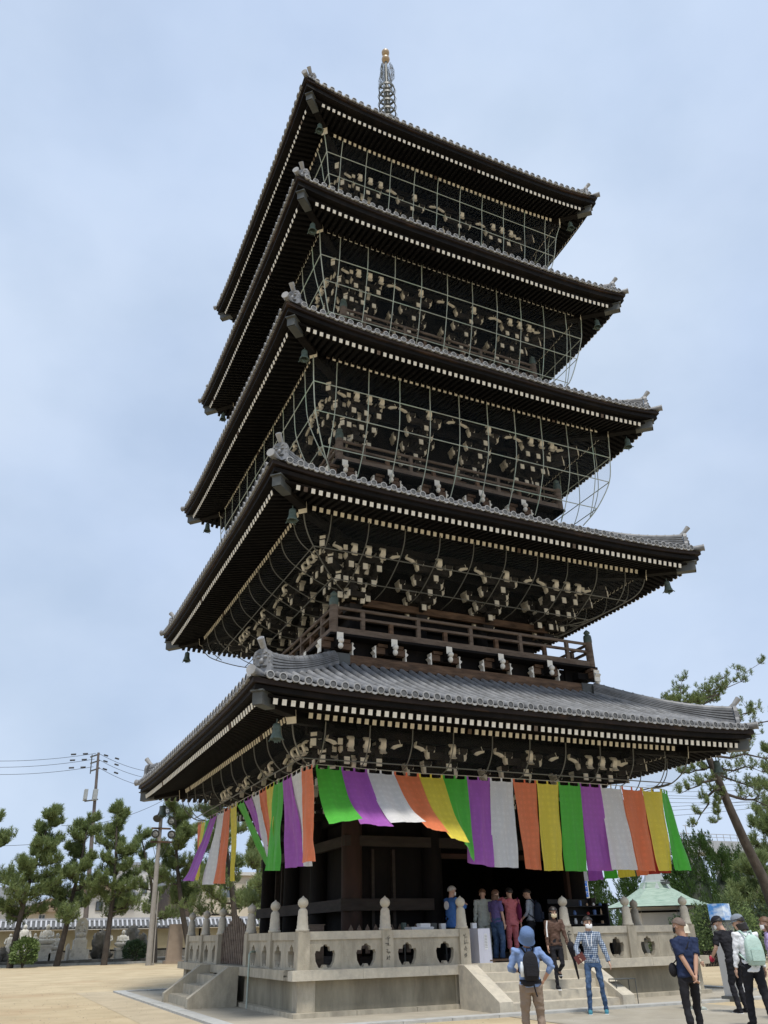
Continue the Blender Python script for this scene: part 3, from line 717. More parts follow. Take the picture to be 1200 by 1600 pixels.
for ti, (prof, rails) in enumerate(NP):
    g = _p('net_frame', pag); P = catmull(prof); nr = 10; pm = GPD if ti < 2 else GP
    for k in range(4):
        if k < 2 or k == 3:
            for i in range(nr):
                x = P[0][0]*.86*(-1+2*i/(nr-1)); pts = []
                for o_, z in P:
                    if abs(x) > o_-.02: break
                    pts.append(ROT[k] @ Vector((x, -o_, z)))
                if len(pts) > 1: b = MB(); b.tube(pts, .0145, 6); b.build('net_rib', pm, g)
            for r_ in rails:
                o_, z = prof[r_]; b = MB(); b.tube([ROT[k] @ Vector((-o_, -o_, z)), ROT[k] @ Vector((o_, -o_, z))], .016, 6); b.build('net_rail', pm, g)
        b = MB(); b.tube([ROT[k] @ Vector((-o_, -o_, z)) for o_, z in P], .018, 6); b.build('net_corner_rib', pm, g)
    b = MB()
    for k in range(4):
        b.grid([[tuple(ROT[k] @ Vector((o_*(-1+2*j/4)+0, -o_+.01, z))) for j in range(5)] for o_, z in P[:len(P)]], 0, True)
    b.build('net', NETM, g)

# wind bells under the corners
def wind_bell(x, y, ztop, label):
    r_ = empty('wind_bell', label, 'wind bell', 'bronze wind bells at the eave corners')
    b = MB(); b.tube([(0, 0, 0), (0, 0, -.16)], .02, 6); b.lathe([(.0, -.12), (.07, -.13), (.12, -.16), (.135, -.22), (.14, -.34), (.155, -.44), (.20, -.55), (.215, -.60), (.19, -.60), (.14, -.45), (.10, -.2)], n=14)
    b.build('bell_body', CG, r_)
    b = MB(); b.tube([(0, 0, -.45), (0, 0, -.62)], .008, 5)
    b.prism([(-.16, -.66), (-.08, -.60), (0, -.63), (.08, -.60), (.16, -.66), (.07, -.68), (.05, -.74), (0, -.70), (-.05, -.74), (-.07, -.68)], (0, 0, .02), (1, 0, 0), (0, 0, 1), .015)
    b.build('clapper_vane', CG, r_)
    for a in range(4):
        th = a*pi/2+pi/4; b = MB(); b.beam((cos(th)*.2, sin(th)*.2, -.58), (cos(th)*.27, sin(th)*.27, -.64), .03, .03); 
        b.build('bell_lug', CG, r_)
    r_.location = (x, y, ztop); r_.scale = (.70, .70, .76); return r_
names = ['lowest', 'second lowest', 'middle', 'second highest', 'top']
for ti, t in enumerate(T):
    c = t['wf']-.62
    for (sx, sy, nm) in ((-1, -1, 'nearest corner'), (-1, 1, 'far left corner'), (1, -1, 'right corner')):
        zt_ = t['zfc']-.24
        wind_bell(sx*c, sy*c, zt_, f'green bronze wind bell hanging from the {nm} of the {names[ti]} roof')

# ------------------------------------------------------------------ five-colour curtains
def cloth_mat(name, col):
    M = bpy.data.materials.new(name); M.use_nodes = True; t = M.node_tree; b = t.nodes['Principled BSDF']
    b.inputs['Roughness'].default_value = .55; b.inputs['Sheen Weight'].default_value = .15
    c = t.nodes.new('ShaderNodeTexCoord'); v = t.nodes.new('ShaderNodeTexVoronoi'); v.inputs['Scale'].default_value = 6.5; v.inputs['Randomness'].default_value = .25
    r = t.nodes.new('ShaderNodeValToRGB'); e = r.color_ramp.elements; e[0].position = .30; e[1].position = .36
    n = e.new if False else r.color_ramp.elements.new; k = n(.44); k.color = (1, 1, 1, 1); k2 = n(.50)
    e[0].color = (1, 1, 1, 1); r.color_ramp.elements[1].color = (.78, .78, .78, 1); k2.color = (.86, .86, .86, 1)
    t.links.new(c.outputs['Object'], v.inputs['Vector']); t.links.new(v.outputs['Distance'], r.inputs['Fac'])
    x = t.nodes.new('ShaderNodeMixRGB'); x.blend_type = 'MULTIPLY'; x.inputs[0].default_value = .60; x.inputs[1].default_value = (*col, 1)
    t.links.new(r.outputs[0], x.inputs[2]); t.links.new(x.outputs[0], b.inputs['Base Color'])
    w_ = t.nodes.new('ShaderNodeTexNoise'); w_.inputs['Scale'].default_value = 260; bp = t.nodes.new('ShaderNodeBump'); bp.inputs['Strength'].default_value = .12
    t.links.new(c.outputs['Object'], w_.inputs['Vector']); t.links.new(w_.outputs['Fac'], bp.inputs['Height']); t.links.new(bp.outputs[0], b.inputs['Normal'])
    tr = t.nodes.new('ShaderNodeBsdfTranslucent'); t.links.new(x.outputs[0], tr.inputs['Color']); ms = t.nodes.new('ShaderNodeMixShader'); ms.inputs[0].default_value = .42
    t.links.new(b.outputs[0], ms.inputs[1]); t.links.new(tr.outputs[0], ms.inputs[2]); t.links.new(ms.outputs[0], t.nodes['Material Output'].inputs['Surface'])
    return M
CLO = dict(g=cloth_mat('green_cloth', (.11, .60, .06)), p=cloth_mat('purple_cloth', (.50, .14, .62)), w=cloth_mat('white_cloth', (.93, .93, .93)),
           o=cloth_mat('orange_cloth', (.98, .27, .11)), y=cloth_mat('yellow_cloth', (.95, .80, .09)), r=cloth_mat('red_cloth', (.45, .04, .03)))
CN_ = dict(g='green', p='purple', w='white', o='orange', y='yellow', r='red')
ROPE = mat('cord', (.5, .47, .4), .8, .1, 5)
def curtain(name, label, cols, tops, bots, mids, seed, fwd, loose=()):
    root = empty(name, label, 'curtain', 'five colour curtains below the lowest roof')
    rnd = random.Random(seed); nu, nv = 22, 40; fwd = Vector(fwd)
    for i, c in enumerate(cols):
        TL_, TR = Vector(tops[i]), Vector(tops[i+1]); BL, BR = Vector(bots[i][0]), Vector(bots[i][1]); rows = []
        ph = rnd.uniform(0, 6); am = rnd.uniform(.03, .06)
        for a in range(nv+1):
            s_ = a/nv; row = []
            for q in range(nu+1):
                u = q/nu; tp = TL_.lerp(TR, u); bt = BL.lerp(BR, u); p = tp.lerp(bt, s_)
                swing = (bt-tp); out_ = abs(swing.dot(fwd)); bul = sin(pi*s_)*(.13*out_+.03)
                # a hanging cloth falls steeply first when blown: sag below the chord
                p += Vector((0, 0, -sin(pi*s_)*.10*out_)); p += fwd*(-bul*.2)
                ww = sin(u*pi*2*1.4+ph+s_*1.3)*am*(.25+s_)+.018*noise.noise(Vector((u*3+i*7, s_*2.2, ph)))*(1+2*s_)*1.5
                ww += .02*sin(u*9+s_*5+ph)*s_+.034*noise.noise(Vector((u*7+ph*3, s_*3.0+i, ph)))*(.3+s_)+.010*noise.noise(Vector((u*16+i*2, s_*7, ph+4)))
                p += fwd*ww+Vector((0, 0, (.012*noise.noise(Vector((u*4, i*3.1, 9)))*s_)))
                p += Vector((0, 0, -.012*abs(sin(u*pi*2))*(1-s_)))
                row.append(tuple(p))
            rows.append(row)
        b = MB(); b.grid(rows, 0, True); o = b.build('curtain_panel', CLO[c], root, f'{CN_[c]} curtain strip')
        for u in (0.04, .5, .96):
            b = MB(); p = TL_.lerp(TR, u); d = (TR-TL_).normalized(); b.box(p+Vector((0, 0, .035)), (.05 if abs(d.x) > .5 else .008, .05 if abs(d.y) > .5 else .008, .10), 0)
            b.build('hanging_tab', CLO[c], o)
    b = MB(); pts = [Vector(p)+Vector((0, 0, .085)) for p in tops]; b.tube(pts, .010, 5); b.build('hanging_cord', ROPE, root)
    m_ = pts[len(pts)//2]; rebase(root, (m_.x, m_.y, m_.z)); return root
tops = [(-5.25, -5.45, 5.09), (-4.59, -5.45, 5.08), (-3.9, -5.45, 5.06), (-3.16, -5.45, 5.05), (-2.46, -5.45, 5.04), (-1.77, -5.45, 5.04), (-1.06, -5.45, 5.05), (-.35, -5.45, 5.05), (.37, -5.45, 5.06), (1.12, -5.45, 5.06), (1.85, -5.45, 5.06), (2.57, -5.45, 5.06), (3.28, -5.45, 5.06), (4.04, -5.45, 5.05), (4.77, -5.45, 5.04), (5.51, -5.45, 5.04), (5.9, -5.25, 5.04)]
bots = [((-5.48, -7.02, 3.64), (-4.77, -7.11, 3.75)), ((-4.74, -7.04, 3.66), (-3.99, -7.04, 3.62)), ((-4.03, -7.11, 3.7), (-3.22, -7.16, 3.74)), ((-3.14, -7.06, 3.62), (-2.48, -6.98, 3.52)),
        ((-2.44, -6.89, 3.44), (-1.87, -6.79, 3.36)), ((-1.90, -6.60, 3.35), (-1.34, -6.02, 3.0)), ((-1.47, -5.94, 3.01), (-.6, -5.75, 2.93)), ((-.64, -5.79, 2.94), (.21, -5.55, 2.93)),
        ((.48, -5.50, 2.92), (1.07, -5.35, 2.91)), ((1.11, -5.35, 2.89), (1.78, -5.34, 2.91)), ((1.84, -5.34, 2.9), (2.53, -5.34, 2.89)), ((2.57, -5.36, 2.91), (3.34, -5.38, 2.91)),
        ((3.22, -5.57, 2.93), (3.92, -5.70, 2.92)), ((3.95, -5.68, 2.91), (4.65, -5.64, 2.89)), ((4.63, -5.68, 2.9), (5.22, -5.67, 2.92)), ((5.22, -5.67, 2.92), (5.80, -5.77, 2.92))]
curtain('temple_curtain', 'long five colour curtain along the right-hand front eave, left end blown outward', 'gpwoygpwoygpwoyg', tops, bots, None, 5, (0, -1, 0))
lt = [(-5.45, 6.15, 5.10), (-5.45, 5.6, 5.10), (-5.45, 5.0, 5.10), (-5.45, 4.32, 5.09), (-5.45, 3.43, 5.09), (-5.45, 2.45, 5.09), (-5.45, 1.71, 5.08), (-5.45, .9, 5.07), (-5.45, .16, 5.08), (-5.45, -.69, 5.07), (-5.45, -1.43, 5.08), (-5.45, -2.05, 5.09), (-5.45, -2.77, 5.10), (-5.45, -3.55, 5.08), (-5.45, -4.22, 5.08), (-5.45, -4.98, 5.08), (-5.45, -5.75, 5.03)]
lb = [((-5.5, 5.3, 3.4), (-5.6, 5.0, 3.3)), ((-5.6, 4.9, 3.3), (-5.7, 4.4, 3.2)), ((-5.91, 4.24, 3.2), (-6.04, 3.44, 3.25)), ((-6.25, 3.84, 3.15), (-6.17, 3.02, 3.1)), ((-5.85, 3.11, 3.0), (-5.57, 2.5, 2.98)),
      ((-5.64, 2.32, 2.99), (-5.54, 1.48, 2.94)), ((-5.38, 1.16, 3.0), (-5.44, .75, 2.97)), ((-4.75, -.08, 3.33), (-4.94, -1.05, 3.38)), ((-5.04, -1.31, 3.56), (-5.30, -2.0, 3.66)), ((-5.3, -1.9, 3.4), (-5.3, -2.3, 3.4)),
      ((-5.4, -2.5, 3.5), (-5.4, -2.75, 3.5)), ((-5.5, -3.0, 3.4), (-5.55, -3.25, 3.35)), ((-5.60, -2.95, 2.99), (-5.55, -3.72, 2.94)), ((-5.40, -4.0, 2.98), (-5.2, -4.75, 2.97)), ((-5.15, -4.5, 2.99), (-5.2, -5.0, 2.95)), ((-5.52, -5.36, 2.99), (-5.55, -6.35, 2.95))]
curtain('temple_curtain', 'five colour curtain along the left eave, strips swinging and twisted by the wind', 'oygpwoygpwoygpwo', lt, lb, None, 11, (-1, 0, 0))
rt_ = [(5.45, y, 5.05) for y in [-5.2+i*.72 for i in range(16)]]
curtain('temple_curtain', 'curtain under the far right eave, only its lower edge showing past the columns', 'roygpwrygpwroyg', rt_, [((5.5, a[1]+.02, 2.9), (5.5, b_[1]-.02, 2.9)) for a, b_ in zip(rt_[:-1], rt_[1:])], None, 14, (1, 0, 0))
rebase(terr, (0, 0, 0))
# ------------------------------------------------------------------ vegetation
def leaf_mat(name, c1, c2, sc_=1.5):
    M = bpy.data.materials.new(name); M.use_nodes = True; t = M.node_tree; b = t.nodes['Principled BSDF']; b.inputs['Roughness'].default_value = .65
    g = t.nodes.new('ShaderNodeNewGeometry'); r = t.nodes.new('ShaderNodeValToRGB'); r.color_ramp.elements[0].color = (*c1, 1); r.color_ramp.elements[1].color = (*c2, 1)
    n = t.nodes.new('ShaderNodeTexNoise'); n.inputs['Scale'].default_value = sc_; c = t.nodes.new('ShaderNodeTexCoord'); t.links.new(c.outputs['Object'], n.inputs['Vector'])
    a = t.nodes.new('ShaderNodeMath'); a.operation = 'MULTIPLY_ADD'; a.inputs[1].default_value = .5; t.links.new(g.outputs['Random Per Island'], a.inputs[0])
    s2 = t.nodes.new('ShaderNodeMath'); s2.operation = 'MULTIPLY'; s2.inputs[1].default_value = .5; t.links.new(n.outputs['Fac'], s2.inputs[0]); t.links.new(s2.outputs[0], a.inputs[2])
    t.links.new(a.outputs[0], r.inputs['Fac']); t.links.new(r.outputs[0], b.inputs['Base Color'])
    tr = t.nodes.new('ShaderNodeBsdfTranslucent'); t.links.new(r.outputs[0], tr.inputs['Color']); ms = t.nodes.new('ShaderNodeMixShader'); ms.inputs[0].default_value = .25
    t.links.new(b.outputs[0], ms.inputs[1]); t.links.new(tr.outputs[0], ms.inputs[2]); t.links.new(ms.outputs[0], t.nodes['Material Output'].inputs['Surface']); return M
PINE = leaf_mat('pine_needles', (.065, .115, .04), (.30, .36, .13), .8)
PINEL = leaf_mat('pine_needles_light', (.09, .14, .05), (.32, .38, .15), .8)
JUN = leaf_mat('juniper_leaf', (.02, .05, .013), (.085, .165, .03), 1.2)
CORE_SHADE = leaf_mat('juniper_core_shade', (.012, .022, .008), (.02, .035, .012))  # solid juniper core: the shade inside the shrub is put into its dark green
BUSH = leaf_mat('bush_leaf', (.06, .10, .03), (.22, .30, .09), 2)
DBUSH = leaf_mat('dark_bush_leaf', (.02, .045, .018), (.07, .12, .04), 2)
def tuft(b, p, d, rnd, L=.2, n=9, w_=.022):
    'a brush of pine needles at p around direction d'
    d = d.normalized(); u = d.orthogonal().normalized(); v = d.cross(u)
    for i in range(n):
        a = rnd.uniform(0, 2*pi); s_ = rnd.uniform(.25, .95); q = (d*(1.1-s_*.6)+(u*cos(a)+v*sin(a))*s_).normalized(); l_ = L*rnd.uniform(.7, 1.15)
        side = q.cross(Vector((rnd.uniform(-1, 1), rnd.uniform(-1, 1), rnd.uniform(-1, 1)))).normalized()*w_
        o = len(b.v); st = p-q*l_*.15; b.v += [tuple(st-side*.5), tuple(st+side*.5), tuple(p+q*l_+side*.15), tuple(p+q*l_-side*.15)]
        b.f.append((o, o+1, o+2, o+3)); b.m.append(0); b.s.append(False)
def pine(name, label, base, pts, rads, limbs, seed, group=None, L=.34, w_=.034, n=10, dens=1.0, m_=None, cat='pine tree'):
    'pts: trunk polyline relative to base; limbs: (height fraction, azimuth, length, rise, pad size)'
    rnd = random.Random(seed); root = empty(name, label, cat, group)
    b = MB(); P = [Vector(p) for p in pts]; b.tube(P, rads, 10); tr = b.build('trunk', BK, root)
    def along(f):
        x = f*(len(P)-1); i = min(int(x), len(P)-2); return P[i].lerp(P[i+1], x-i), rads[i]*(1-(x-i))+rads[i+1]*(x-i)
    br = MB(); fo = MB()
    for f, az, ln, rise, pad in limbs:
        p, r = along(f); d = Vector((cos(az), sin(az), 0)); q = [p]; k = 5
        for i in range(1, k+1):
            s_ = i/k; q.append(p+d*ln*s_+Vector((rnd.uniform(-.08, .08)*ln, rnd.uniform(-.08, .08)*ln, rise*ln*s_**1.6+rnd.uniform(-.04, .04)*ln)))
        br.tube(q, [max(.012, r*.45*(1-.85*i/k)) for i in range(k+1)], 5)
        # sub-branches with pads of tufts
        for i in range(1, k+1):
            for j in range(max(3, int(4*dens))):
                a2 = az+rnd.uniform(-1.5, 1.5); l2 = pad*rnd.uniform(.3, 1.0); e = q[i]+Vector((cos(a2)*l2, sin(a2)*l2, rnd.uniform(-.12, .62)*pad))
                br.tube([q[i], q[i].lerp(e, .5)-Vector((0, 0, .03)), e], [.02, .014, .008], 4)
                for g_ in range(4):
                    tuft(fo, e+Vector((rnd.gauss(0, .03), rnd.gauss(0, .03), g_*L*.36)), Vector((rnd.uniform(-.2, .2), rnd.uniform(-.2, .2), 1)), rnd, L*(1-.09*g_), n, w_)
                for g_ in range(int(4*dens)+1):
                    s_ = rnd.uniform(.15, 1.1); c = q[i].lerp(e, s_)+Vector((rnd.gauss(0, .12), rnd.gauss(0, .12), rnd.gauss(.04, .12)))*pad
                    tuft(fo, c, Vector((rnd.uniform(-.5, .5)+cos(a2)*.4, rnd.uniform(-.5, .5)+sin(a2)*.4, rnd.uniform(.5, 1.2))), rnd, L, n, w_)
    # leader shoots at the top
    p, r = along(1)
    for i in range(int(90*dens)):
        h = rnd.random(); c = P[-1]+Vector((rnd.gauss(0, .26)*(1-h*.85), rnd.gauss(0, .26)*(1-h*.85), (-1.4+h*1.8)*(L/.34))); tuft(fo, c, Vector((rnd.uniform(-.4, .4), rnd.uniform(-.4, .4), 1)), rnd, L, n, w_)
    br.build('limbs', BK, tr); fo.build('crown', m_ or PINE, root); root.location = base; return root
def auto_limbs(rnd, nl, f0, l0, l1, pad, rise=.35):
    o = []; nl = int(nl*1.25)
    for i in range(nl):
        f = f0+(1-f0)*(i+rnd.uniform(0, .8))/nl; f = min(.98, f); o.append((f, rnd.uniform(0, 2*pi), l0+(l1-l0)*((f-f0)/(1-f0))+rnd.uniform(-.3, .3), rise+rnd.uniform(-.15, .35), pad*rnd.uniform(.55, 1.15)*(1.1-.75*f)))
    return o
def pine_at(px, py, toppx, toppy, Y, label, seed, nl=15, f0=.28, l0=2.3, l1=.5, rise=.25, lean=.5, m_=None, dens=1.0, pad=1.15, group='pines along the far wall'):
    rnd = random.Random(seed); g = at(px, py, Y); top = at(toppx, toppy, Y); g.z = 0; top = top-g
    H = top.z; pts = []; rads = []
    for i in range(9):
        s_ = i/8; pts.append((top.x*s_+lean*sin(s_*pi*1.3)*(.6)+rnd.uniform(-.1, .1)*s_, rnd.uniform(-.25, .25)*s_, H*s_)); rads.append(.24*(1-s_*.86))
    return pine('pine_tree', label, (g.x, Y, 0), pts, rads, auto_limbs(rnd, nl, f0, l0, l1, pad, rise), seed, group, m_=m_, dens=dens)
pine_at(-40, 1512, -15, 1268, 43, 'pine cut off by the left edge of the photo', 1, lean=.2, f0=.3, nl=15, l0=1.9)
pine_at(15, 1512, 78, 1268, 43, 'tall pine with a curved trunk beside the round bush on the left', 2, nl=20, f0=.27, l0=2.0, lean=-.3)
pine_at(88, 1509, 140, 1280, 44, 'pine leaning right just left of the pale seated figure on its tall pedestal', 3, nl=17, f0=.27, l0=1.9, lean=.1)
pine_at(162, 1509, 188, 1262, 43, 'pine with a narrow pointed top standing in front of the dark rocks', 4, nl=18, f0=.26, l0=2.0, lean=.2)
pine_at(240, 1508, 225, 1300, 45, 'thin sparse pine right behind the floodlight pole', 5, nl=9, f0=.3, l0=1.3, m_=PINEL, dens=.55, pad=.9)
pine_at(300, 1506, 268, 1240, 40, 'dark pine rising behind the lowest left eave corner', 6, nl=19, f0=.3, l0=2.0, lean=-.4)
pine_at(372, 1500, 335, 1180, 36, 'bushy pine behind the blown left curtain', 7, nl=20, f0=.2, l0=2.8, lean=.3, dens=1.1)
pine_at(420, 1500, 400, 1320, 30, 'low pine growing beside the dark pagoda wall', 8, nl=12, f0=.2, l0=1.8, lean=.3, m_=PINEL)
# the leaning pine on the right and its neighbours
def near_pine():
    Y = 7.5
    K = [(1215, 1430, .31), (1192, 1372, .265), (1165, 1318, .235), (1140, 1262, .21), (1122, 1218, .19), (1108, 1185, .17), (1090, 1140, .18), (1062, 1112, .15), (1052, 1098, .12)]
    g = at(1235, 1500, Y); g.z = 0
    pts = [(0, 0, 0)]+[tuple(at(a, c, Y)-g) for a, c, _ in K]; rads = [.46]+[r for _, _, r in K]
    lim = []
    def toward(px, py, f, pad, dy=0):
        x = f*(len(pts)-1); i = min(int(x), len(pts)-2); p = Vector(pts[i]).lerp(Vector(pts[i+1]), x-i)
        e = at(px, py, Y)-g+Vector((0, dy, 0)); d = e-p; ln = sqrt(d.x**2+d.y**2); lim.append((f, atan2(d.y, d.x), ln, d.z/max(ln, .1), pad))
    toward(1105, 1075, .97, .75); toward(1165, 1050, .95, .75); toward(1140, 1082, .97, .6, 1); toward(1048, 1075, .99, .6); toward(1080, 1058, .99, .6, .6); toward(1125, 1062, .97, .6, -.5); toward(1172, 1040, .96, .5)
    toward(1180, 1105, .82, .9); toward(1230, 1110, .75, 1.0); toward(1200, 1150, .7, 1.0, 1.2); toward(1235, 1180, .68, 1.0, -.8); toward(1155, 1120, .75, .6, -.6)
    toward(1070, 1240, .56, .45); toward(1095, 1290, .52, .4, .4); toward(1120, 1285, .5, .35); toward(1085, 1205, .62, .4, .7)
    toward(1200, 1232, .58, .8, .5); toward(1240, 1260, .5, 1.0, 1); toward(1215, 1200, .62, .9, 1.4)
    o = pine('pine_tree', 'leaning pine with a bare slanting trunk at the right edge of the photo', g, pts, rads, lim, 33, None, L=.19, w_=.022, n=11, dens=1.05)
    return o
near_pine()
pine_at(1290, 1500, 1262, 1215, 20, 'broad dark pine behind the leaning trunk on the right', 9, nl=22, f0=.15, l0=3.4, l1=1.0, lean=.2, dens=1.2, group='pines on the right')
pine_at(1235, 1500, 1222, 1160, 15, 'tall dense pine filling the right edge above the bushes', 12, nl=24, f0=.3, l0=2.0, l1=.9, lean=.2, dens=1.15, group='pines on the right')
pine_at(1178, 1490, 1188, 1345, 14, 'low bushy pine at the foot of the leaning trunk', 10, nl=12, f0=.12, l0=1.7, l1=.7, lean=.1, m_=PINEL, group='pines on the right', dens=1.1)

def juniper(px, py, toppx, toppy, Y, wpx, label, seed, nfl=70):
    nfl = int(nfl*2.4)
    rnd = random.Random(seed); g = at(px, py, Y); g.z = 0; H = at(toppx, toppy, Y).z; W_ = (at(px+wpx, py, Y)-at(px, py, Y)).x
    tx = at(toppx, toppy, Y).x-g.x
    root = empty('juniper', label, 'juniper', 'dark junipers behind the small pavilion')
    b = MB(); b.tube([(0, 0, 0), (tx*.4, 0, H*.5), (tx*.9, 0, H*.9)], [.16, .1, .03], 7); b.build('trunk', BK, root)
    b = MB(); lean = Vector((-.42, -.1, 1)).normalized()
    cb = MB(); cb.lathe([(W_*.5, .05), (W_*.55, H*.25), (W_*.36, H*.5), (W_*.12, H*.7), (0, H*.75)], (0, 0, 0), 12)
    cb.v = [(x*(1+.25*noise.noise(Vector((x, y, z))*1.7))+tx*z/H, y, z) for x, y, z in cb.v]; cb.build('shaded_core', CORE_SHADE, root)
    for i in range(nfl):
        a = rnd.uniform(0, 2*pi); h = rnd.uniform(.02, .86); rr = W_*(1-h)**.55*rnd.uniform(.35, 1.0)
        p = Vector((cos(a)*rr+tx*h, sin(a)*rr*.8, H*h)); L = rnd.uniform(.9, 1.9)*(1.2-.5*h); d = (lean+Vector((cos(a)*.12, sin(a)*.12, rnd.uniform(-.1, .2)))).normalized()
        u = d.orthogonal().normalized(); v = d.cross(u)
        for j in range(62):
            s_ = rnd.random(); r = .26*(1-s_)**.7*rnd.uniform(.2, 1); aa = rnd.uniform(0, 2*pi)+s_*4; c = p+d*L*s_+(u*cos(aa)+v*sin(aa))*r
            q = (d+(u*cos(aa)+v*sin(aa))*.5+Vector((rnd.uniform(-.3, .3),)*3)).normalized(); l_ = rnd.uniform(.12, .24); sd_ = q.cross(Vector((rnd.uniform(-1, 1), rnd.uniform(-1, 1), .3))).normalized()*.035
            o = len(b.v); b.v += [tuple(c-sd_), tuple(c+sd_), tuple(c+q*l_)]; b.f.append((o, o+1, o+2)); b.m.append(0); b.s.append(False)
    b.build('crown', JUN, root); root.location = g; return root
juniper(940, 1480, 925, 1362, 30, 38, 'low juniper seen through the gap below the curtain end', 1, 70)
juniper(985, 1480, 990, 1350, 32, 32, 'juniper behind the pale cap of the pavilion roof', 2, 60)
juniper(1078, 1478, 1098, 1292, 30, 44, 'tallest juniper with one thin leading spike', 3, 120)
juniper(1125, 1478, 1128, 1322, 31, 34, 'juniper between the tallest one and the leaning trunk', 4, 80)
juniper(1158, 1478, 1150, 1318, 33, 28, 'slim juniper standing right of its neighbours near the leaning trunk', 5, 60)
juniper(1050, 1480, 1052, 1330, 32, 30, 'dark juniper partly behind the last green curtain strip', 6, 70)

def bush(px, py, Y, r, h, label, seed, m_=BUSH, n=2600, sz=.09, zc=None, cat='bush', group=None):
    rnd = random.Random(seed); g = at(px, py, Y); g.z = 0; b = MB(); root = empty('bush', label, cat, group)
    for i in range(n):
        a = rnd.uniform(0, 2*pi); c_ = rnd.uniform(-.75, 1); s_ = sqrt(1-c_*c_); d = Vector((cos(a)*s_, sin(a)*s_, c_)); rr = rnd.uniform(.72, 1.04)*(1+.22*noise.noise(d*2.4+Vector((seed, 0, 0))))
        p = Vector((d.x*r*rr, d.y*r*rr, h*.52+d.z*h*.5*rr)); q = (d+Vector((rnd.uniform(-.8, .8), rnd.uniform(-.8, .8), rnd.uniform(-.2, .9)))).normalized(); u = q.orthogonal().normalized()*sz*.5; l_ = q*sz*rnd.uniform(.9, 1.6)
        o = len(b.v); b.v += [tuple(p-u*.4), tuple(p+l_*.5-u), tuple(p+l_), tuple(p+l_*.5+u)]; b.f.append((o, o+1, o+2, o+3)); b.m.append(0); b.s.append(False)
    b.build('leaves', m_, root); b = MB()
    for i in range(6): a = i*1.05; b.tube([(0, 0, 0), (cos(a)*r*.3, sin(a)*r*.3, h*.45), (cos(a)*r*.6, sin(a)*r*.6, h*.75)], [.05, .03, .012], 5)
    b.build('stems', BK, root); root.location = g; return root
bush(35, 1508, 42.5, .85, 1.75, 'round clipped green bush between the statues on the left', 21, DBUSH if False else BUSH, 2600, .12)
bush(208, 1508, 46, .85, 1.5, 'small dark bush among the statues right of the pointed pine', 22, DBUSH, 1500, .12)
bush(1135, 1480, 9.5, 1.7, 2.9, 'yellow green bush behind the information pillar', 23, BUSH, 5200, .10)
bush(1092, 1480, 12, 1.4, 2.3, 'dark leafy bush right of the small pavilion', 24, DBUSH, 3200, .12)
bush(1190, 1480, 10.5, 1.9, 2.6, 'dark bush at the foot of the leaning trunk, right edge', 25, DBUSH, 4200, .12)
bush(1022, 1470, 13, .6, 1.5, 'light green shrub in front of the pavilion wall', 26, BUSH, 1100, .12)
bush(1160, 1485, 8.5, 1.0, 1.4, 'low dark bush just behind the information pillar', 27, DBUSH, 2200, .10)

# ------------------------------------------------------------------ left background: wall, statues, poles
YW = 52
CRW = mat('ochre_plaster', (.50, .42, .26), .9, .10, 1.2, stain=(.40, .33, .22), stainscale=.6)
wl = empty('boundary_wall', 'long ochre plaster wall with a grey tiled top behind the statues', 'wall')
b = MB(); b.bb(-60, 40, YW, YW+.3, 0, 2.35); b.build('plaster', CRW, wl)
b = MB(); b.bb(-60, 40, YW-.06, YW, .78, .90)
for i in range(24): b.bb(-52+i*4.1, -51.86+i*4.1, YW-.05, YW-.001, .9, 2.35)
b.build('wooden_frame', WD, wl)
b = MB(); b.bb(-60, 40, YW-.09, YW, 0, .78); b.build('stone_footing', SSD, wl)
b = MB()
for sgn in (-1, 1): b.grid([[(x, YW+.15+sgn*o_, z) for x in (-60, 40)] for o_, z in ((.0, 3.05), (.75, 2.48), (.75, 2.40))], 1, False)
b.bb(-60, 40, YW+.02, YW+.28, 3.0, 3.2, 0)
for i in range(270):
    x = -59.9+i*.37; b.tube([(x, YW-.62, 2.52), (x, YW+.1, 3.05)], .085, 6, 0); b.tube([(x, YW-.64, 2.515), (x, YW-.60, 2.52)], .10, 8, 1)
    if i % 2: b.box((x, YW-.55, 2.44), (.12, .1, .1), 2)
b.build('tiled_top', [mat('wall_tile', (.46, .47, .50), .5, .15, 3), TD, CW], wl); rebase(wl, (-10, YW, 0))
lg = empty('stone_ledge', 'low dark stone ledge carrying the row of statues', 'ledge')
b = MB(); rnd = random.Random(4)
x = -34
while x < 24:
    L = rnd.uniform(1.2, 2.4); b.bb(x, x+L-.03, 45.4, 50, 0, .32+rnd.uniform(-.03, .03)); x += L
b.build('ledge_stones', SSD, lg); b = MB(); b.bb(-34, 24, 45.1, 45.38, 0, .14); b.build('front_kerb', KB, lg); rebase(lg, (-5, 47, 0))
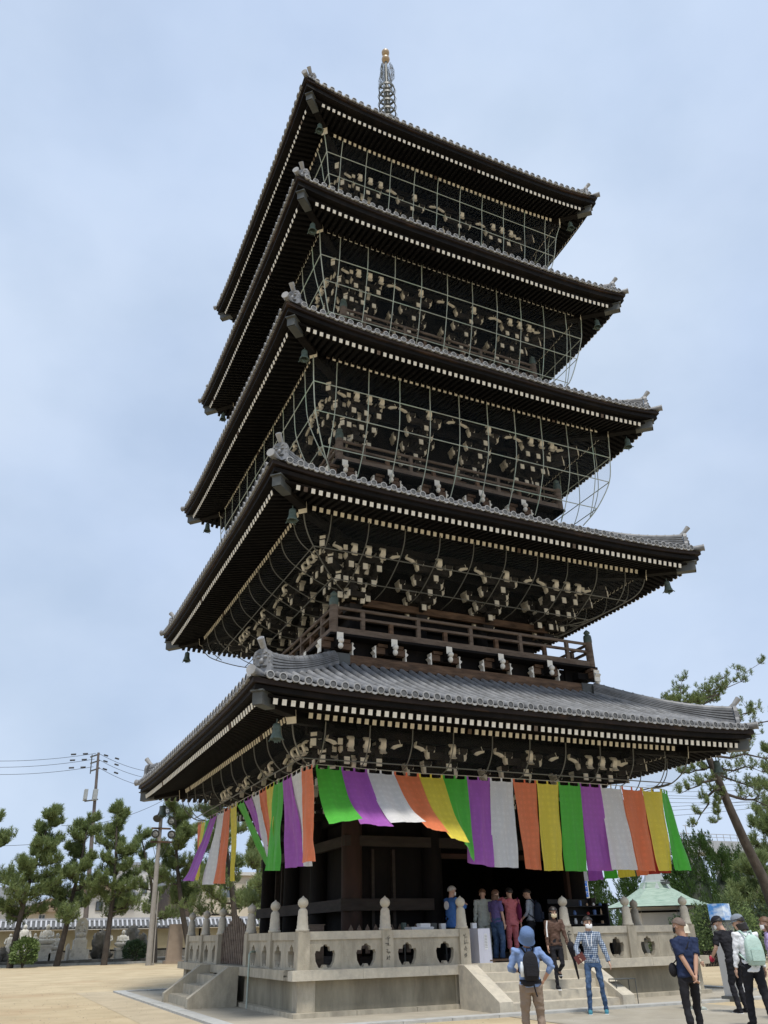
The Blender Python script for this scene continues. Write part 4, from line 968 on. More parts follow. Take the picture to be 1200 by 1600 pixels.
def statue(px, Y, zb, h, kind, label, seed, m_=SS, name='stone_statue'):
    g = at(px, 1500, Y); r_ = empty(name, label, 'statue', 'stone statues in front of the wall'); rnd = random.Random(seed)
    z = zb-.32; body = MB(); H = h
    if kind == 'seat':
        p = MB(); p.box((0, 0, z/2), (.9, .8, z), 0); p.box((0, 0, z+.08), (1.05, .9, .16), 0); p.build('pedestal', m_, r_); z += .16
        body.blob((0, 0, z+.18*H), (.50*H, .38*H, .19*H), 12, 8, amp=.15); body.lathe([(.27*H, .1*H), (.26*H, .3*H), (.30*H, .52*H), (.22*H, .66*H), (.09*H, .72*H)], (0, 0, z), 12, sy=.7)
        body.blob((0, -.02, z+.84*H), (.12*H, .13*H, .155*H), 10, 8)
        for s_ in (-1, 1): body.tube([(s_*.27*H, 0, z+.6*H), (s_*.34*H, -.1*H, z+.38*H), (s_*.05*H, -.28*H, z+.36*H)], [.09*H, .08*H, .06*H], 7)
    elif kind == 'stand':
        p = MB(); p.blob((0, 0, z*.5), (.5, .45, z*.6+.15), 10, 7, amp=.5, fr=2); p.build('rock_base', SSD, r_)
        body.lathe([(.17*H, 0), (.15*H, .25*H), (.17*H, .45*H), (.14*H, .55*H), (.18*H, .72*H), (.13*H, .82*H), (.06*H, .86*H)], (0, 0, z), 12, sy=.7); body.blob((0, 0, z+.92*H), (.075*H, .08*H, .095*H), 10, 8)
        for s_ in (-1, 1): body.tube([(s_*.17*H, 0, z+.78*H), (s_*.24*H, -.03, z+.58*H), (s_*(.02 if s_ > 0 else .2)*H, -.15*H, z+.52*H)], [.055*H, .045*H, .035*H], 6)
    elif kind == 'halo':
        p = MB(); p.box((0, 0, .35), (1.35, 1.1, .70), 0); p.box((0, 0, 1.0), (.95, .8, .62), 0); p.box((0, 0, 1.38), (.7, .6, .16), 0, taper=1.15); p.build('stepped_pedestal', SS, r_); z = 1.46
        body.prism([(-.38, 0), (.38, 0), (.47, .5), (.42, 1.0), (.25, 1.25), (0, 1.36), (-.25, 1.25), (-.42, 1.0), (-.47, .5)], (0, .14, z), (1, 0, 0), (0, 0, 1), .14)
        body.blob((0, -.05, z+.2), (.36, .26, .2), 12, 8); body.lathe([(.2, .25), (.2, .5), (.24, .68), (.1, .8)], (0, -.02, z), 12, sy=.7); body.blob((0, -.06, z+.92), (.11, .12, .14), 10, 8)
        for s_ in (-1, 1): body.tube([(s_*.2, -.03, z+.66), (s_*.27, -.1, z+.45), (s_*.04, -.25, z+.45)], [.07, .06, .05], 6)
    elif kind == 'rock':
        body.blob((0, 0, z+.5*H), (.42*H*.8, .3*H, .56*H), 14, 12, amp=.7, fr=2.6); body.blob((.1, -.1, z+.85*H), (.14*H, .13*H, .2*H), 9, 7, amp=.4)
    body.build('figure' if kind != 'rock' else 'carved_rock', m_, r_); r_.location = (g.x, Y, .32); return r_
for a in [(10, 47, .75, 1.35, 'stand', 'pale statue of a standing monk left of the big bush, nearest the photo edge'), (2, 46.6, .5, .7, 'rock', 'small dark carved rock at the left edge of the photo'),
          (31, 48.6, .7, 2.0, 'stand', 'tall narrow statue rising behind the round bush'), (49, 47, .8, 1.3, 'stand', 'pale statue half hidden at the right side of the round bush'),
          (67, 47, 1.2, 1.35, 'seat', 'tallest seated figure with hands joined on a high rock pedestal'), (84, 47, .8, 1.15, 'seat', 'seated statue with bowed head beside the leaning trunk'),
          (121, 46.6, 1, 1, 'halo', 'seated figure with a rounded halo slab on a tall stepped pedestal'), (152, 47.3, .5, 1.6, 'rock', 'dark pointed rock statue left of the pointed pine'),
          (164, 48, .7, 1.5, 'stand', 'standing statue mostly hidden by the pointed pine trunk'), (188, 47, .9, 1.2, 'seat', 'statue seated on dark rocks right of the pointed pine trunk'),
          (201, 48, .7, 1.7, 'rock', 'tall dark craggy carving above the small dark bush'), (218, 47.3, .6, 1.25, 'rock', 'dark mossy rock carving left of the floodlight pole')]:
    statue(*a, seed=int(a[0]), m_=SSD if a[4] == 'rock' else SS)
b = MB(); b.box((0, 0, .1), (1.3, 1.1, .2)); b.box((0, 0, 1.35), (.95, .45, 2.3), taper=1.15)
o = b.build('stone_monument', mat('pink_stone', (.34, .27, .21), .85, .12, 3)); g = at(270, 1508, 41); o.location = (g.x, 41, 0); tag(o, 'upright brownish stone slab right of the floodlight pole', 'monument')
b = MB(); b.lathe([(.16, 0), (.14, .55), (.16, .9), (.05, 1.1)], n=10); o = b.build('stone_marker', SS); g = at(102, 1508, 46.5); o.location = (g.x, 46.5, .3); tag(o, 'small rounded stone post beside the tall stepped pedestal', 'marker')

# floodlight pole
fp = empty('floodlight_pole', 'slanting concrete pole with loudspeakers and four round floodlights', 'pole'); Y = 38.5
P0 = at(232, 1508, Y); P1 = at(253, 1262, Y); P0.z = 0
b = MB(); b.tube([P0, P0.lerp(P1, .5), P1], [.21, .17, .12], 12); b.build('post', CN, fp)
for py, w_ in ((1294, 15), (1315, 17)):
    a = at(252-w_, py, Y-.15); c = at(252+w_, py+1, Y-.15); b = MB(); b.beam(a, c, .10, .12); b.build('cross_arm', WB, fp)
for px, py in ((243, 1303), (268, 1304), (268, 1283), (261, 1267)):
    c = at(px, py, Y-.4); d = Vector((-.35, -.9, -.35)).normalized() if py > 1270 else Vector((.4, -.5, .2)).normalized(); b = MB(); Rq = d.to_track_quat('Z', 'Y').to_matrix()
    b.lathe([(.05, -.3), (.14, -.22), (.28, 0), (.30, .02)], c, 14, 0, R=Rq); b.lathe([(.27, .015), (.0, .03)], c, 14, 1, R=Rq)
    for q in (-.12, 0, .12): b.box(c+d*.06+Vector((0, 0, q)), (.5, .02, .03), 0)
    b.tube([c-d*.2, c-d*.2+Vector((0, .3, -.3))], .03, 6, 0); b.build('floodlight', [mat('lamp_black', (.03, .035, .035), .5, .2, 4, spec=.5), mat('lamp_glass', (.35, .37, .38), .2, .1, 4, spec=.6)], fp)
for px, py in ((247, 1276), (252, 1268)):
    c = at(px, py, Y-.25); b = MB(); d = Vector((-.4, -.7, -.7)).normalized() if px == 247 else Vector((.1, -.5, -.8)).normalized(); b.lathe([(.08, -.45), (.10, -.25), (.16, -.05), (.30, .25)], c, 14, R=d.to_track_quat('Z', 'Y').to_matrix()); b.build('horn_speaker', MATS['lamp_black'], fp)
b = MB(); b.tube([P0+Vector((.28, -.1, 0)), P0.lerp(P1, .45)+Vector((.25, -.05, 0))], .05, 6); b.build('cable_conduit', CN, fp)
for i in range(4):
    a = at(252+(-14, -6, 7, 14)[i], 1316, Y-.1); c = P0.lerp(P1, .62); b = MB(); b.tube([a, c], .018, 4); b.build('stay', MG, fp)
rebase(fp, P0)

# utility pole with wires
WIRE = mat('wire', (.06, .065, .07), .6, .1, 3)
up_ = empty('utility_pole', 'tall utility pole with two grey transformer boxes and three wires', 'utility pole'); Y = 66
P0 = at(128, 1505, Y); P0.z = 0; P1 = at(154, 1176, Y)
b = MB(); b.tube([P0, P0.lerp(P1, .5), P1], [.26, .2, .12], 12); b.build('post', mat('rusty_pole', (.13, .11, .10), .8, .3, 1.5), up_)
for i, py in enumerate((1182, 1192, 1204)):
    a = at(141, py+1, Y); c = at(156, py-4, Y); b = MB(); b.beam(a, c, .12, .14); b.build('cross_arm', MG, up_)
b = MB(); b.tube([at(144, 1179, Y), at(141, 1209, Y)], .06, 6); b.build('bracket_bar', MG, up_)
for x0, x1 in ((129.5, 137.5), (143.5, 153)):
    a = at(x0, 1251, Y); c = at(x1, 1234, Y); b = MB(); b.bb(a.x, c.x, Y-.5, Y+.3, a.z, c.z); b.bb(a.x+.05, c.x-.05, Y-.56, Y-.5, a.z+.1, c.z-.1)
    b.build('transformer_box', mat('box_grey', (.34, .36, .36), .6, .1, 3), up_)
b = MB(); b.beam(at(132, 1252, Y), at(153, 1249, Y), .2, .12); b.build('cross_arm', MG, up_); rebase(up_, P0)
def wire(label, a, c, sag, group, r=.022, ins=()):
    n = 14; P = [a.lerp(c, i/n)-Vector((0, 0, sag*4*(i/n)*(1-i/n))) for i in range(n+1)]; b = MB(); b.tube(P, r, 4)
    for f in ins:
        q = a.lerp(c, f); d = (c-a).normalized(); b.tube([q-d*.25, q+d*.25], .09, 6)
    o = b.build('power_line', WIRE); m_ = P[0].copy()
    o.data.transform(Matrix.Translation(-m_)); o.location = m_; tag(o, label, 'wire', group)
for i, (py, pl, pr, nm) in enumerate(((1179, 1186, 1194, 'top'), (1188, 1196, 1202, 'middle'), (1200, 1207, 1214, 'lowest'))):
    wire(f'{nm} power line running left from the utility pole', at(150-i*2, py-2, Y), at(-60, pl+1, Y+4), .4, 'wires on the left of the utility pole', ins=(.08, .17))
    wire(f'{nm} power line running right from the utility pole to the roof corner', at(154-i*1, py-2, Y), at(262, pr+14+i*3, Y+6), .5, 'wires on the right of the utility pole', ins=(.1, .25))
wire('faint cable rising behind the narrow pointed pine', at(96, 1290, 70), at(260, 1248, 70), .8, 'cables behind the pines')
wire('second faint cable crossing behind the pines lower down', at(-20, 1322, 70), at(180, 1302, 70), .3, 'cables behind the pines')
for i, (pa, pb) in enumerate(((1228, 1222), (1237, 1232), (1242, 1243), (1246, 1247), (1253, 1252), (1262, 1247), (1268, 1252), (1277, 1258))):
    nm = ['highest', 'second', 'third', 'fourth', 'fifth', 'sixth', 'seventh', 'lowest'][i]
    wire(f'{nm} overhead cable behind the leaning pine on the right', at(1010, pa, 80), at(1215, pb, 80), .2, 'overhead cables on the right', r=.03)

# ------------------------------------------------------------------ houses behind
WP = mat('white_render', (.62, .60, .56), .85, .08, 1, stain=(.48, .46, .42), stainscale=.5)
BG = mat('beige_render', (.60, .53, .42), .85, .08, 1, stain=(.45, .40, .32), stainscale=.5)
GLS = mat('window_glass', (.10, .12, .14), .15, .2, 2, spec=.8)
RF = mat('orange_roof', (.30, .225, .17), .8, .2, 2); DR = mat('brown_louvre', (.10, .08, .07), .7, .2, 2); GR2 = mat('grey_roof', (.30, .32, .35), .6, .15, 2)
def house(label, px0, px1, pyt, Y, m_, wins, roof='flat', dep=8, roofm=None, cat='house'):
    r_ = empty('house', label, cat, 'houses beyond the wall'); a = at(px0, pyt, Y); c = at(px1, pyt, Y); H = (a.z+c.z)/2
    b = MB(); b.bb(a.x, c.x, Y, Y+dep, 0, H); b.build('wall', m_, r_)
    b = MB(); rm = roofm or GR2
    if roof == 'flat': b.bb(a.x-.3, c.x+.3, Y-.35, Y+dep+.3, H, H+.3)
    else:
        mx_ = (a.x+c.x)/2; hh = (c.x-a.x)*.26; b.prism([(-(mx_-a.x)-.5, 0), (mx_-a.x+.5, 0), (mx_-a.x+.5, .2), (0, hh+.2), (-(mx_-a.x)-.5, .2)], (mx_, Y+dep/2-.2, H), (1, 0, 0), (0, 0, 1), dep+.8)
    b.build('roof', rm, r_)
    for (wx0, wx1, wy0, wy1) in wins:
        p = at(wx0, wy1, Y-.03); q = at(wx1, wy0, Y-.03)
        b = MB(); b.bb(p.x-.08, q.x+.08, Y-.10, Y-.002, p.z-.08, q.z+.08); f = b.build('window', WP if m_ is BG else MG, r_)
        b = MB(); b.bb(p.x, (p.x+q.x)/2-.03, Y-.13, Y-.101, p.z, q.z); b.bb((p.x+q.x)/2+.03, q.x, Y-.13, Y-.101, p.z, q.z); b.build('pane', GLS, f)
    rebase(r_, ((a.x+c.x)/2, Y, 0)); return r_
house('beige two storey house with dark windows behind the pines near the pagoda', 318, 425, 1368, 62, BG, [(345, 361, 1378, 1402), (384, 412, 1378, 1402), (322, 334, 1378, 1400)], roofm=WP)
house('white gabled house with an orange brown roof edge behind the pines', 118, 178, 1392, 70, WP, [(126, 137, 1374+30, 1384+30), (150, 160, 1410, 1422)], 'gable', roofm=RF)
house('tall white building with rooftop rails behind the floodlight pole', 200, 262, 1352, 80, WP, [(245, 252, 1372, 1392), (222, 230, 1380, 1395), (208, 214, 1372, 1388), (245, 252, 1400, 1420)], 'flat', 10)
house('dark louvred building between the floodlight pole and the left curtain', 266, 300, 1382, 66, DR, [(280, 283, 1390, 1430)], 'flat', 6)
house('low white house seen under the pines right of the gabled one', 176, 212, 1400, 74, WP, [(186, 196, 1410, 1424)], 'gable', 7)
house('cream house with an orange roof at the foot of the left pines', 40, 110, 1425, 74, BG, [(60, 70, 1430, 1440)], 'gable', 7, RF)
house('dark hipped house far left behind the pines', -60, 60, 1418, 90, WP, [(10, 20, 1425, 1436)], 'gable', 7)
# grey viaduct and mast on the right
vd = empty('viaduct', 'grey concrete viaduct with railings beyond the junipers', 'viaduct'); Y = 85
a = at(1068, 1312, Y); c = at(1260, 1318, Y); b = MB(); b.bb(a.x, c.x+20, Y, Y+6, a.z-1.9, a.z); b.build('deck', mat('viaduct_concrete', (.36, .38, .40), .85, .1, 1, stain=(.28, .30, .31), stainscale=.4), vd)
for i in range(5): x = a.x+2+i*8; b = MB(); b.bb(x, x+1.2, Y+1, Y+4, 0, a.z-1.9); b.build('pier', MATS['viaduct_concrete'], vd)
b = MB(); b.bb(a.x-6, c.x+20, Y+.3, Y+.36, a.z+1.05, a.z+1.13); b.bb(a.x-6, c.x+20, Y+.3, Y+.36, a.z+.55, a.z+.61)
for i in range(24): x = a.x+i*1.6; b.bb(x, x+.06, Y+.3, Y+.36, a.z, a.z+1.1)
b.build('railing', CN, vd); rebase(vd, (a.x, Y, 0))
b = MB(); g = at(1078, 1330, 78); t2 = at(1078, 1290, 78); b.tube([(0, 0, 0), (0, 0, t2.z)], .06, 6); b.tube([(-.5, 0, t2.z), (.6, 0, t2.z-.1)], .04, 5)
o = b.build('antenna_mast', CN); o.location = (g.x, 78, 0); tag(o, 'thin television antenna mast right of the green curtain strip', 'antenna')
b = MB(); b.tube([(0, 0, 0), (.3, 0, 7.0)], .07, 6); b.beam((.2, 0, 5.6), (-.9, 0, 4.4), .12, .12); b.beam((.2, 0, 5.6), (1.2, 0, 6.9), .12, .12); o = b.build('steel_strut', CN); g = at(1118, 1345, 70); o.location = (g.x, 70, 0); o.scale = (1, 1, 1.05); tag(o, 'pale steel strut standing in front of the viaduct', 'strut')

# ------------------------------------------------------------------ small pavilion on the right
GRF = mat('green_copper_roof', (.27, .36, .29), .7, .12, 2, (1, 1, 8), col2=(.33, .42, .35), stain=(.19, .28, .22), stainscale=1.5)
Y = 16; pc = at(1032, 1440, Y); pv = empty('pavilion', 'small octagonal pavilion with pale green copper roof and white walls', 'pavilion')
def pxm(px, py, dy=0): return at(px, py, Y+dy)
ze = pxm(1032, 1417).z; za = pxm(1032, 1388).z; zt_ = pxm(1032, 1362).z; RW = (pxm(1105, 1424)-pxm(1032, 1424)).x*.86
ks = 6; b = MB(); rings = [(RW, ze), (RW*.62, ze+(za-ze)*.42), (RW*.30, za), ]
vs = []
for r, z in rings+[(RW*.25, za+(zt_-za)*.35)]:
    for j in range(ks): an = 2*pi*j/ks+.32; vs.append((r*cos(an), r*sin(an), z))
b.add(vs, [(i*ks+j, i*ks+(j+1) % ks, (i+1)*ks+(j+1) % ks, (i+1)*ks+j) for i in range(3) for j in range(ks)], 0); b.add([(r_[0], r_[1], r_[2]-.02) for r_ in vs[:ks]], [tuple(range(ks))], 1)
b.build('roof', [GRF, WD], pv)
b = MB(); b.lathe([(RW*.30, za-.05), (RW*.20, za+(zt_-za)*.45), (RW*.14, zt_), (0, zt_+.1)], (0, 0, 0), 6, smooth=False); rc = b.build('roof_cap', mat('pale_copper', (.36, .40, .40), .6, .08, 2), pv)
b = MB(); b.box((0.05, -RW*.27, za+.25), (.5, .3, .12)); b.box((0.05, -RW*.27, za+.38), (.36, .26, .06)); b.build('roof_vent', MG, rc)
for j in range(6):
    an = 2*pi*j/6+.32; c0 = Vector((cos(an), sin(an), 0))*RW*.62; c1 = Vector((cos(an+pi/3), sin(an+pi/3), 0))*RW*.62
    b = MB(); b.beam(c0+Vector((0, 0, .0)), c0+Vector((0, 0, ze)), .2, .2); b.build('column', WD, pv)
    n_ = (c0+c1).normalized()
    b = MB(); b.beam(c0+Vector((0, 0, ze*.5)), c1+Vector((0, 0, ze*.5)), .06, ze*.98, 0); wa = b.build('wall_panel', WP, pv)
    b = MB()
    for s_ in (.33, .66): q = c0.lerp(c1, s_)+n_*.05; b.beam(q, q+Vector((0, 0, ze)), .1, .1)
    for z in (ze*.55, ze*.9): b.beam(c0+n_*.06+Vector((0, 0, z)), c1+n_*.06+Vector((0, 0, z)), .06, .1)
    b.build('timber_frame', WD, wa)
pv.location = (pc.x, Y, 0)
# fence behind the pillar
fn = empty('picket_fence', 'low dark wooden fence behind the information pillar', 'fence'); Y = 6.5
a = at(1098, 1478, Y); c = at(1160, 1478, Y); n = 26
for i in range(n): x = a.x+(c.x-a.x)*i/(n-1); b = MB(); b.bb(x-.03, x+.03, Y, Y+.03, 0, .62); b.build('picket', WD, fn)
b = MB(); b.bb(a.x-.1, c.x+.1, Y+.03, Y+.07, .42, .48); b.build('fence_rail', WD, fn); rebase(fn, (a.x, Y, 0))
# blue and white sign far right of the doorway
sg = empty('shop_sign', 'blue and white upright sign seen just past the pagoda column', 'sign'); Y = 20; c = at(913, 1386, Y); 
b = MB(); b.bb(-.27, .27, -.05, .05, c.z-.75, c.z+.75, 0); b.build('panel', WP, sg)
b = MB(); rnd = random.Random(2); BL = mat('sign_blue', (.03, .13, .50), .5, .05, 3); b.bb(-.2, .2, -.07, -.051, c.z-.55, c.z+.5, 0)
b.build('blue_field', BL, sg); b = MB()
for zz in (.28, -.05, -.36):
    b.bb(-.13, .13, -.08, -.071, c.z+zz+.06, c.z+zz+.1); b.bb(-.03, .02, -.081, -.072, c.z+zz-.1, c.z+zz+.12); b.beam((-.12, -.075, c.z+zz-.09), (.0, -.075, c.z+zz+.03), .008, .04, upv=(0, 1, 0)); b.beam((.12, -.075, c.z+zz-.09), (.0, -.075, c.z+zz+.03), .008, .04, upv=(0, 1, 0))
b.build('lettering', WP, sg); b = MB(); b.tube([(0, .08, 0), (0, .08, c.z+.7)], .04, 8); b.build('sign_post', MG, sg); sg.location = (c.x, Y, 0)
# ------------------------------------------------------------------ people
SK = mat('skin', (.52, .33, .24), .6, .06, 8, spec=.35)
SK2 = mat('tanned_skin', (.42, .245, .17), .6, .06, 8, spec=.35)
HB = mat('black_hair', (.018, .015, .014), .5, .3, 20, spec=.4); HBR = mat('brown_hair', (.13, .075, .045), .5, .3, 20); HG = mat('grey_hair', (.42, .41, .39), .6, .3, 20); HS = mat('shaved_hair', (.16, .12, .10), .7, .2, 20)
MASK = mat('mask_white', (.82, .82, .82), .7, .03, 5); EYE = mat('eye_dark', (.02, .015, .012), .3, .1, 5)
def cloth(name, c, var=.10, rough=.85): return mat(name, c, rough, var, 7, bump=.35, bscale=40)
JOBS = []
def evalmesh(b, voxel, name, mats, smooth_it, parent, rough=0.0, seed=0):
    'voxel-joined continuous surface; the modifiers are applied in one go at the end (bake_jobs)'
    o = bpy.data.objects.new(name, b.mesh(name, mats)); COL.objects.link(o); o.parent = parent
    m1 = o.modifiers.new('r', 'REMESH'); m1.mode = 'VOXEL'; m1.voxel_size = voxel; m1.use_smooth_shade = True
    m2 = o.modifiers.new('s', 'SMOOTH'); m2.iterations = smooth_it; m2.factor = .5
    JOBS.append((o, mats, rough, seed)); return o
def bake_jobs():
    dg = bpy.context.evaluated_depsgraph_get(); new = []
    for o, mats, rough, seed in JOBS:
        e = bpy.data.meshes.new_from_object(o.evaluated_get(dg)); e.materials.clear()
        for x in mats: e.materials.append(x)
        if rough:
            n = len(e.vertices); co = [0.0]*(3*n); no = [0.0]*(3*n); e.vertices.foreach_get('co', co); e.vertices.foreach_get('normal', no); P = noise.noise
            for i in range(0, 3*n, 3):
                x, y, z = co[i:i+3]; a = (P(Vector((x*7, y*7, z*10+seed)))+.8*P(Vector((x*14+z*6, y*14, z*22+seed))))*rough
                co[i] += no[i]*a; co[i+1] += no[i+1]*a; co[i+2] += no[i+2]*a
            e.vertices.foreach_set('co', co)
        e.polygons.foreach_set('use_smooth', [True]*len(e.polygons)); e.update(); new.append((o, e))
    for o, e in new:
        o.modifiers.clear(); old = o.data; o.data = e; bpy.data.meshes.remove(old)
def torso(b, secs, mi=0):
    'secs: (center, rx, ry) elliptical sections, horizontal-ish'
    n = 18; vs = []
    for c, rx, ry, yw in secs:
        for j in range(n):
            a = 2*pi*j/n; x, y = cos(a)*rx, sin(a)*ry; vs.append(Vector(c)+Vector((x*cos(yw)-y*sin(yw), x*sin(yw)+y*cos(yw), 0)))
    k = len(secs); b.add(vs, [(i*n+j, i*n+(j+1) % n, (i+1)*n+(j+1) % n, (i+1)*n+j) for i in range(k-1) for j in range(n)]+[tuple(range(n-1, -1, -1)), tuple(range((k-1)*n, k*n))], mi, True)
def person(label, loc, face, H=1.7, lean=(0, 0), hands=None, feet=None, head=(0, 0), build=1.0, skin=None, hair='short', hairm=None, shirt=None, sleeve='long', hem=.02, trousers=None,
           mask=False, hat=None, shoes=None, extra=None, group=None, knees=None, elbows=None, longtop=0.0, shoew=None, belly=0, legw=1.0, cropped=0.0):
    '''local frame: +Y is the way the person faces, +X their right hand side mirrored to world by the yaw; sizes for 1.70 m'''
    r_ = empty('person', label, 'person', group); k = H/1.70; skin = skin or SK
    lx, ly = lean
    feet = feet or [(.10, .02, 0), (-.10, -.02, 0)]; hands = hands or [(.27, .05, .78), (-.27, .05, .78)]
    hip = Vector((0, 0, .90)); mid = Vector((lx*.35, ly*.35, 1.10)); chest = Vector((lx*.8, ly*.8, 1.29)); neck = Vector((lx, ly, 1.435)); 
    hc = neck+Vector((head[0]*.03, .035+.02, .135)); yaw, tilt = head if len(head) == 2 else (0, 0)
    Rh = Matrix.Rotation(yaw, 3, 'Z') @ Matrix.Rotation(tilt, 3, 'X')
    hc = neck+Rh @ Vector((0, .03, .14))
    sh = [neck+Vector((.172*build, -.005, -.045)), neck+Vector((-.172*build, -.005, -.045))]
    hj = [hip+Vector((.09, 0, 0)), hip+Vector((-.09, 0, 0))]
    def ik(a, c, l1, l2, pole):
        d = c-a; L = min(d.length, (l1+l2)*.999); x = (l1*l1-l2*l2+L*L)/(2*L); h = sqrt(max(0, l1*l1-x*x)); dn = d.normalized(); p = (pole-dn*pole.dot(dn)); p = p.normalized() if p.length > 1e-4 else dn.orthogonal()
        return a+dn*x+p*h, a+dn*L
    EL, HA, KN, AN = [], [], [], []
    for i in (0, 1):
        s_ = 1 if i == 0 else -1
        e, h = ik(sh[i], Vector(hands[i]), .28, .25, Vector(elbows[i]) if elbows and elbows[i] else Vector((s_*.5, -1, -.1))); EL.append(e); HA.append(h)
        q, a = ik(hj[i], Vector(feet[i])+Vector((0, 0, .085)), .425, .405, Vector(knees[i]) if knees and knees[i] else Vector((s_*.05, 1, 0))); KN.append(q); AN.append(a)
    S = Matrix.Scale(k, 4)
    # one continuous skin surface
    b = MB(); torso(b, [(hip+Vector((0, 0, -.08)), .10, .065, 0), (mid, .085, .055, 0), (chest, .10, .06, 0), (neck+Vector((0, 0, -.05)), .075, .045, 0), (neck, .06, .06, 0)])
    b.tube([neck-Vector((0, 0, .08)), neck, hc-Rh @ Vector((0, .02, .03))], [.062, .056, .056], 12)
    b.blob(hc+Rh @ Vector((0, -.005, .035)), (.077, .095, .09), 16, 12, R=Rh); b.blob(hc+Rh @ Vector((0, .018, -.035)), (.060, .072, .085), 16, 12, R=Rh)
    b.tube([hc+Rh @ Vector((0, .088, .035)), hc+Rh @ Vector((0, .104, -.008)), hc+Rh @ Vector((0, .09, -.022))], [.010, .016, .012], 8)
    for s_ in (-1, 1): b.blob(hc+Rh @ Vector((s_*.078, -.005, .0)), (.012, .02, .032), 8, 6, R=Rh)
    b.tube([hc+Rh @ Vector((-.022, .084, -.055)), hc+Rh @ Vector((0, .09, -.054)), hc+Rh @ Vector((.022, .084, -.055))], [.008, .011, .008], 6)
    for i in (0, 1):
        s_ = 1 if i == 0 else -1
        ca = .62 if (shirt and sleeve != 'short') else .92; b.tube([sh[i], sh[i].lerp(EL[i], .5), EL[i]], [.046*ca, .044*ca, .037*(ca if sleeve != 'short' else 1)], 10); cf = .78 if sleeve in ('long', 'wide') else 1; b.tube([EL[i], EL[i].lerp(HA[i], .35), HA[i]], [.037*ca if sleeve != 'short' else .038, .037*cf, .026], 10)
        d = (HA[i]-EL[i]).normalized(); side = d.cross(Vector((0, 1, 0))); side = side.normalized() if side.length > .2 else Vector((1, 0, 0)); nrm = side.cross(d)
        # palm and five fingers, slightly curled
        pc = HA[i]+d*.045; Rp = Matrix((nrm, side, d)).transposed(); b.blob(pc, (.040, .020, .052), 10, 8, R=Rp)
        curl = side*(-1 if side.dot(Vector((s_, 0, 0))) > 0 else 1)
        for q, (off, ln) in enumerate(((-.027, .060), (-.009, .072), (.009, .068), (.026, .052))):
            a0 = pc+d*.035+nrm*off; a1 = a0+d*ln*.5+curl*.008; a2 = a1+d*ln*.35+curl*.022; b.tube([a0, a1, a2], [.0098, .009, .0075], 6)
        th0 = pc-d*.02+nrm*.034; b.tube([th0, th0+nrm*.022+d*.028, th0+nrm*.024+d*.055+curl*.012], [.012, .011, .0085], 6)
        b.tube([hj[i], hj[i].lerp(KN[i], .5), KN[i]], [.052, .045, .032], 10); b.tube([KN[i], KN[i].lerp(AN[i], .3), AN[i]], [.035, .037, .028], 10)
        b.tube([AN[i], AN[i]+Vector((0, .02, -.05)), AN[i]+Vector((0, .13, -.06))], [.034, .036, .028], 8)
    b.xf(S); o = evalmesh(b, .0085*k, 'body', [skin], 2, r_)
    # eyes
    b = MB()
    for s_ in (-1, 1): b.blob(hc+Rh @ Vector((s_*.03, .083, .022)), (.013, .010, .007), 8, 6, R=Rh); b.tube([hc+Rh @ Vector((s_*.016, .092, .042)), hc+Rh @ Vector((s_*.046, .082, .044))], .0045, 5)
    b.xf(S); b.build('eyes', EYE, o)
    # shirt
    if shirt:
        b = MB(); B_ = build; bot = Vector((0, 0, .86-longtop))+Vector((0, 0, hem))
        torso(b, [(bot, .158*B_+longtop*.12, .115+longtop*.1+belly*.5, 0), (Vector((lx*.1, ly*.1, .98)), .150*B_, .112+belly, 0), (mid, .142*B_, .108+belly*.8, 0), (chest, .163*B_, .115, 0), (neck+Vector((0, 0, -.085)), .160*B_, .095, 0), (neck+Vector((0, 0, -.035)), .115*B_, .078, 0), (neck+Vector((0, .005, .012)), .068, .068, 0)])
        for i in (0, 1):
            b.tube([sh[i].lerp(chest, .3), sh[i], sh[i].lerp(EL[i], .5)], [.078, .066, .056], 12)
            if sleeve == 'short': b.tube([sh[i], sh[i].lerp(EL[i], .82)], [.063, .064], 12)
            else:
                b.tube([sh[i].lerp(EL[i], .4), EL[i]], [.058, .050], 12); f = .55 if sleeve == 'rolled' else (.93 if sleeve == 'long' else .5)
                b.tube([EL[i]-(HA[i]-EL[i]).normalized()*.01, EL[i].lerp(HA[i], f*.5), EL[i].lerp(HA[i], f)], [.050, .046, .039 if sleeve != 'wide' else .075], 12)
        b.xf(S); evalmesh(b, .012*k, 'shirt', [shirt], 4, r_, .016*k, sum(map(ord, label)) % 97)
    if trousers:
        b = MB(); torso(b, [(Vector((0, 0, .80)), .152, .108, 0), (Vector((0, 0, .92)), .148, .110, 0), (Vector((lx*.1, ly*.1, 1.03)), .145, .108, 0)])
        for i in (0, 1):
            an = AN[i].lerp(KN[i], cropped)
            b.tube([hj[i]+Vector((0, 0, .02)), hj[i].lerp(KN[i], .5), KN[i]], [.088*legw, .077*legw, .061*legw], 12); b.tube([KN[i], KN[i].lerp(an, .4), an+(Vector((0, 0, -.02)) if cropped == 0 else Vector((0, 0, 0)))], [.061*legw, .059*legw, .052*legw], 12)
        b.xf(S); evalmesh(b, .012*k, 'trousers', [trousers], 4, r_, .013*k, 3+sum(map(ord, label)) % 37)
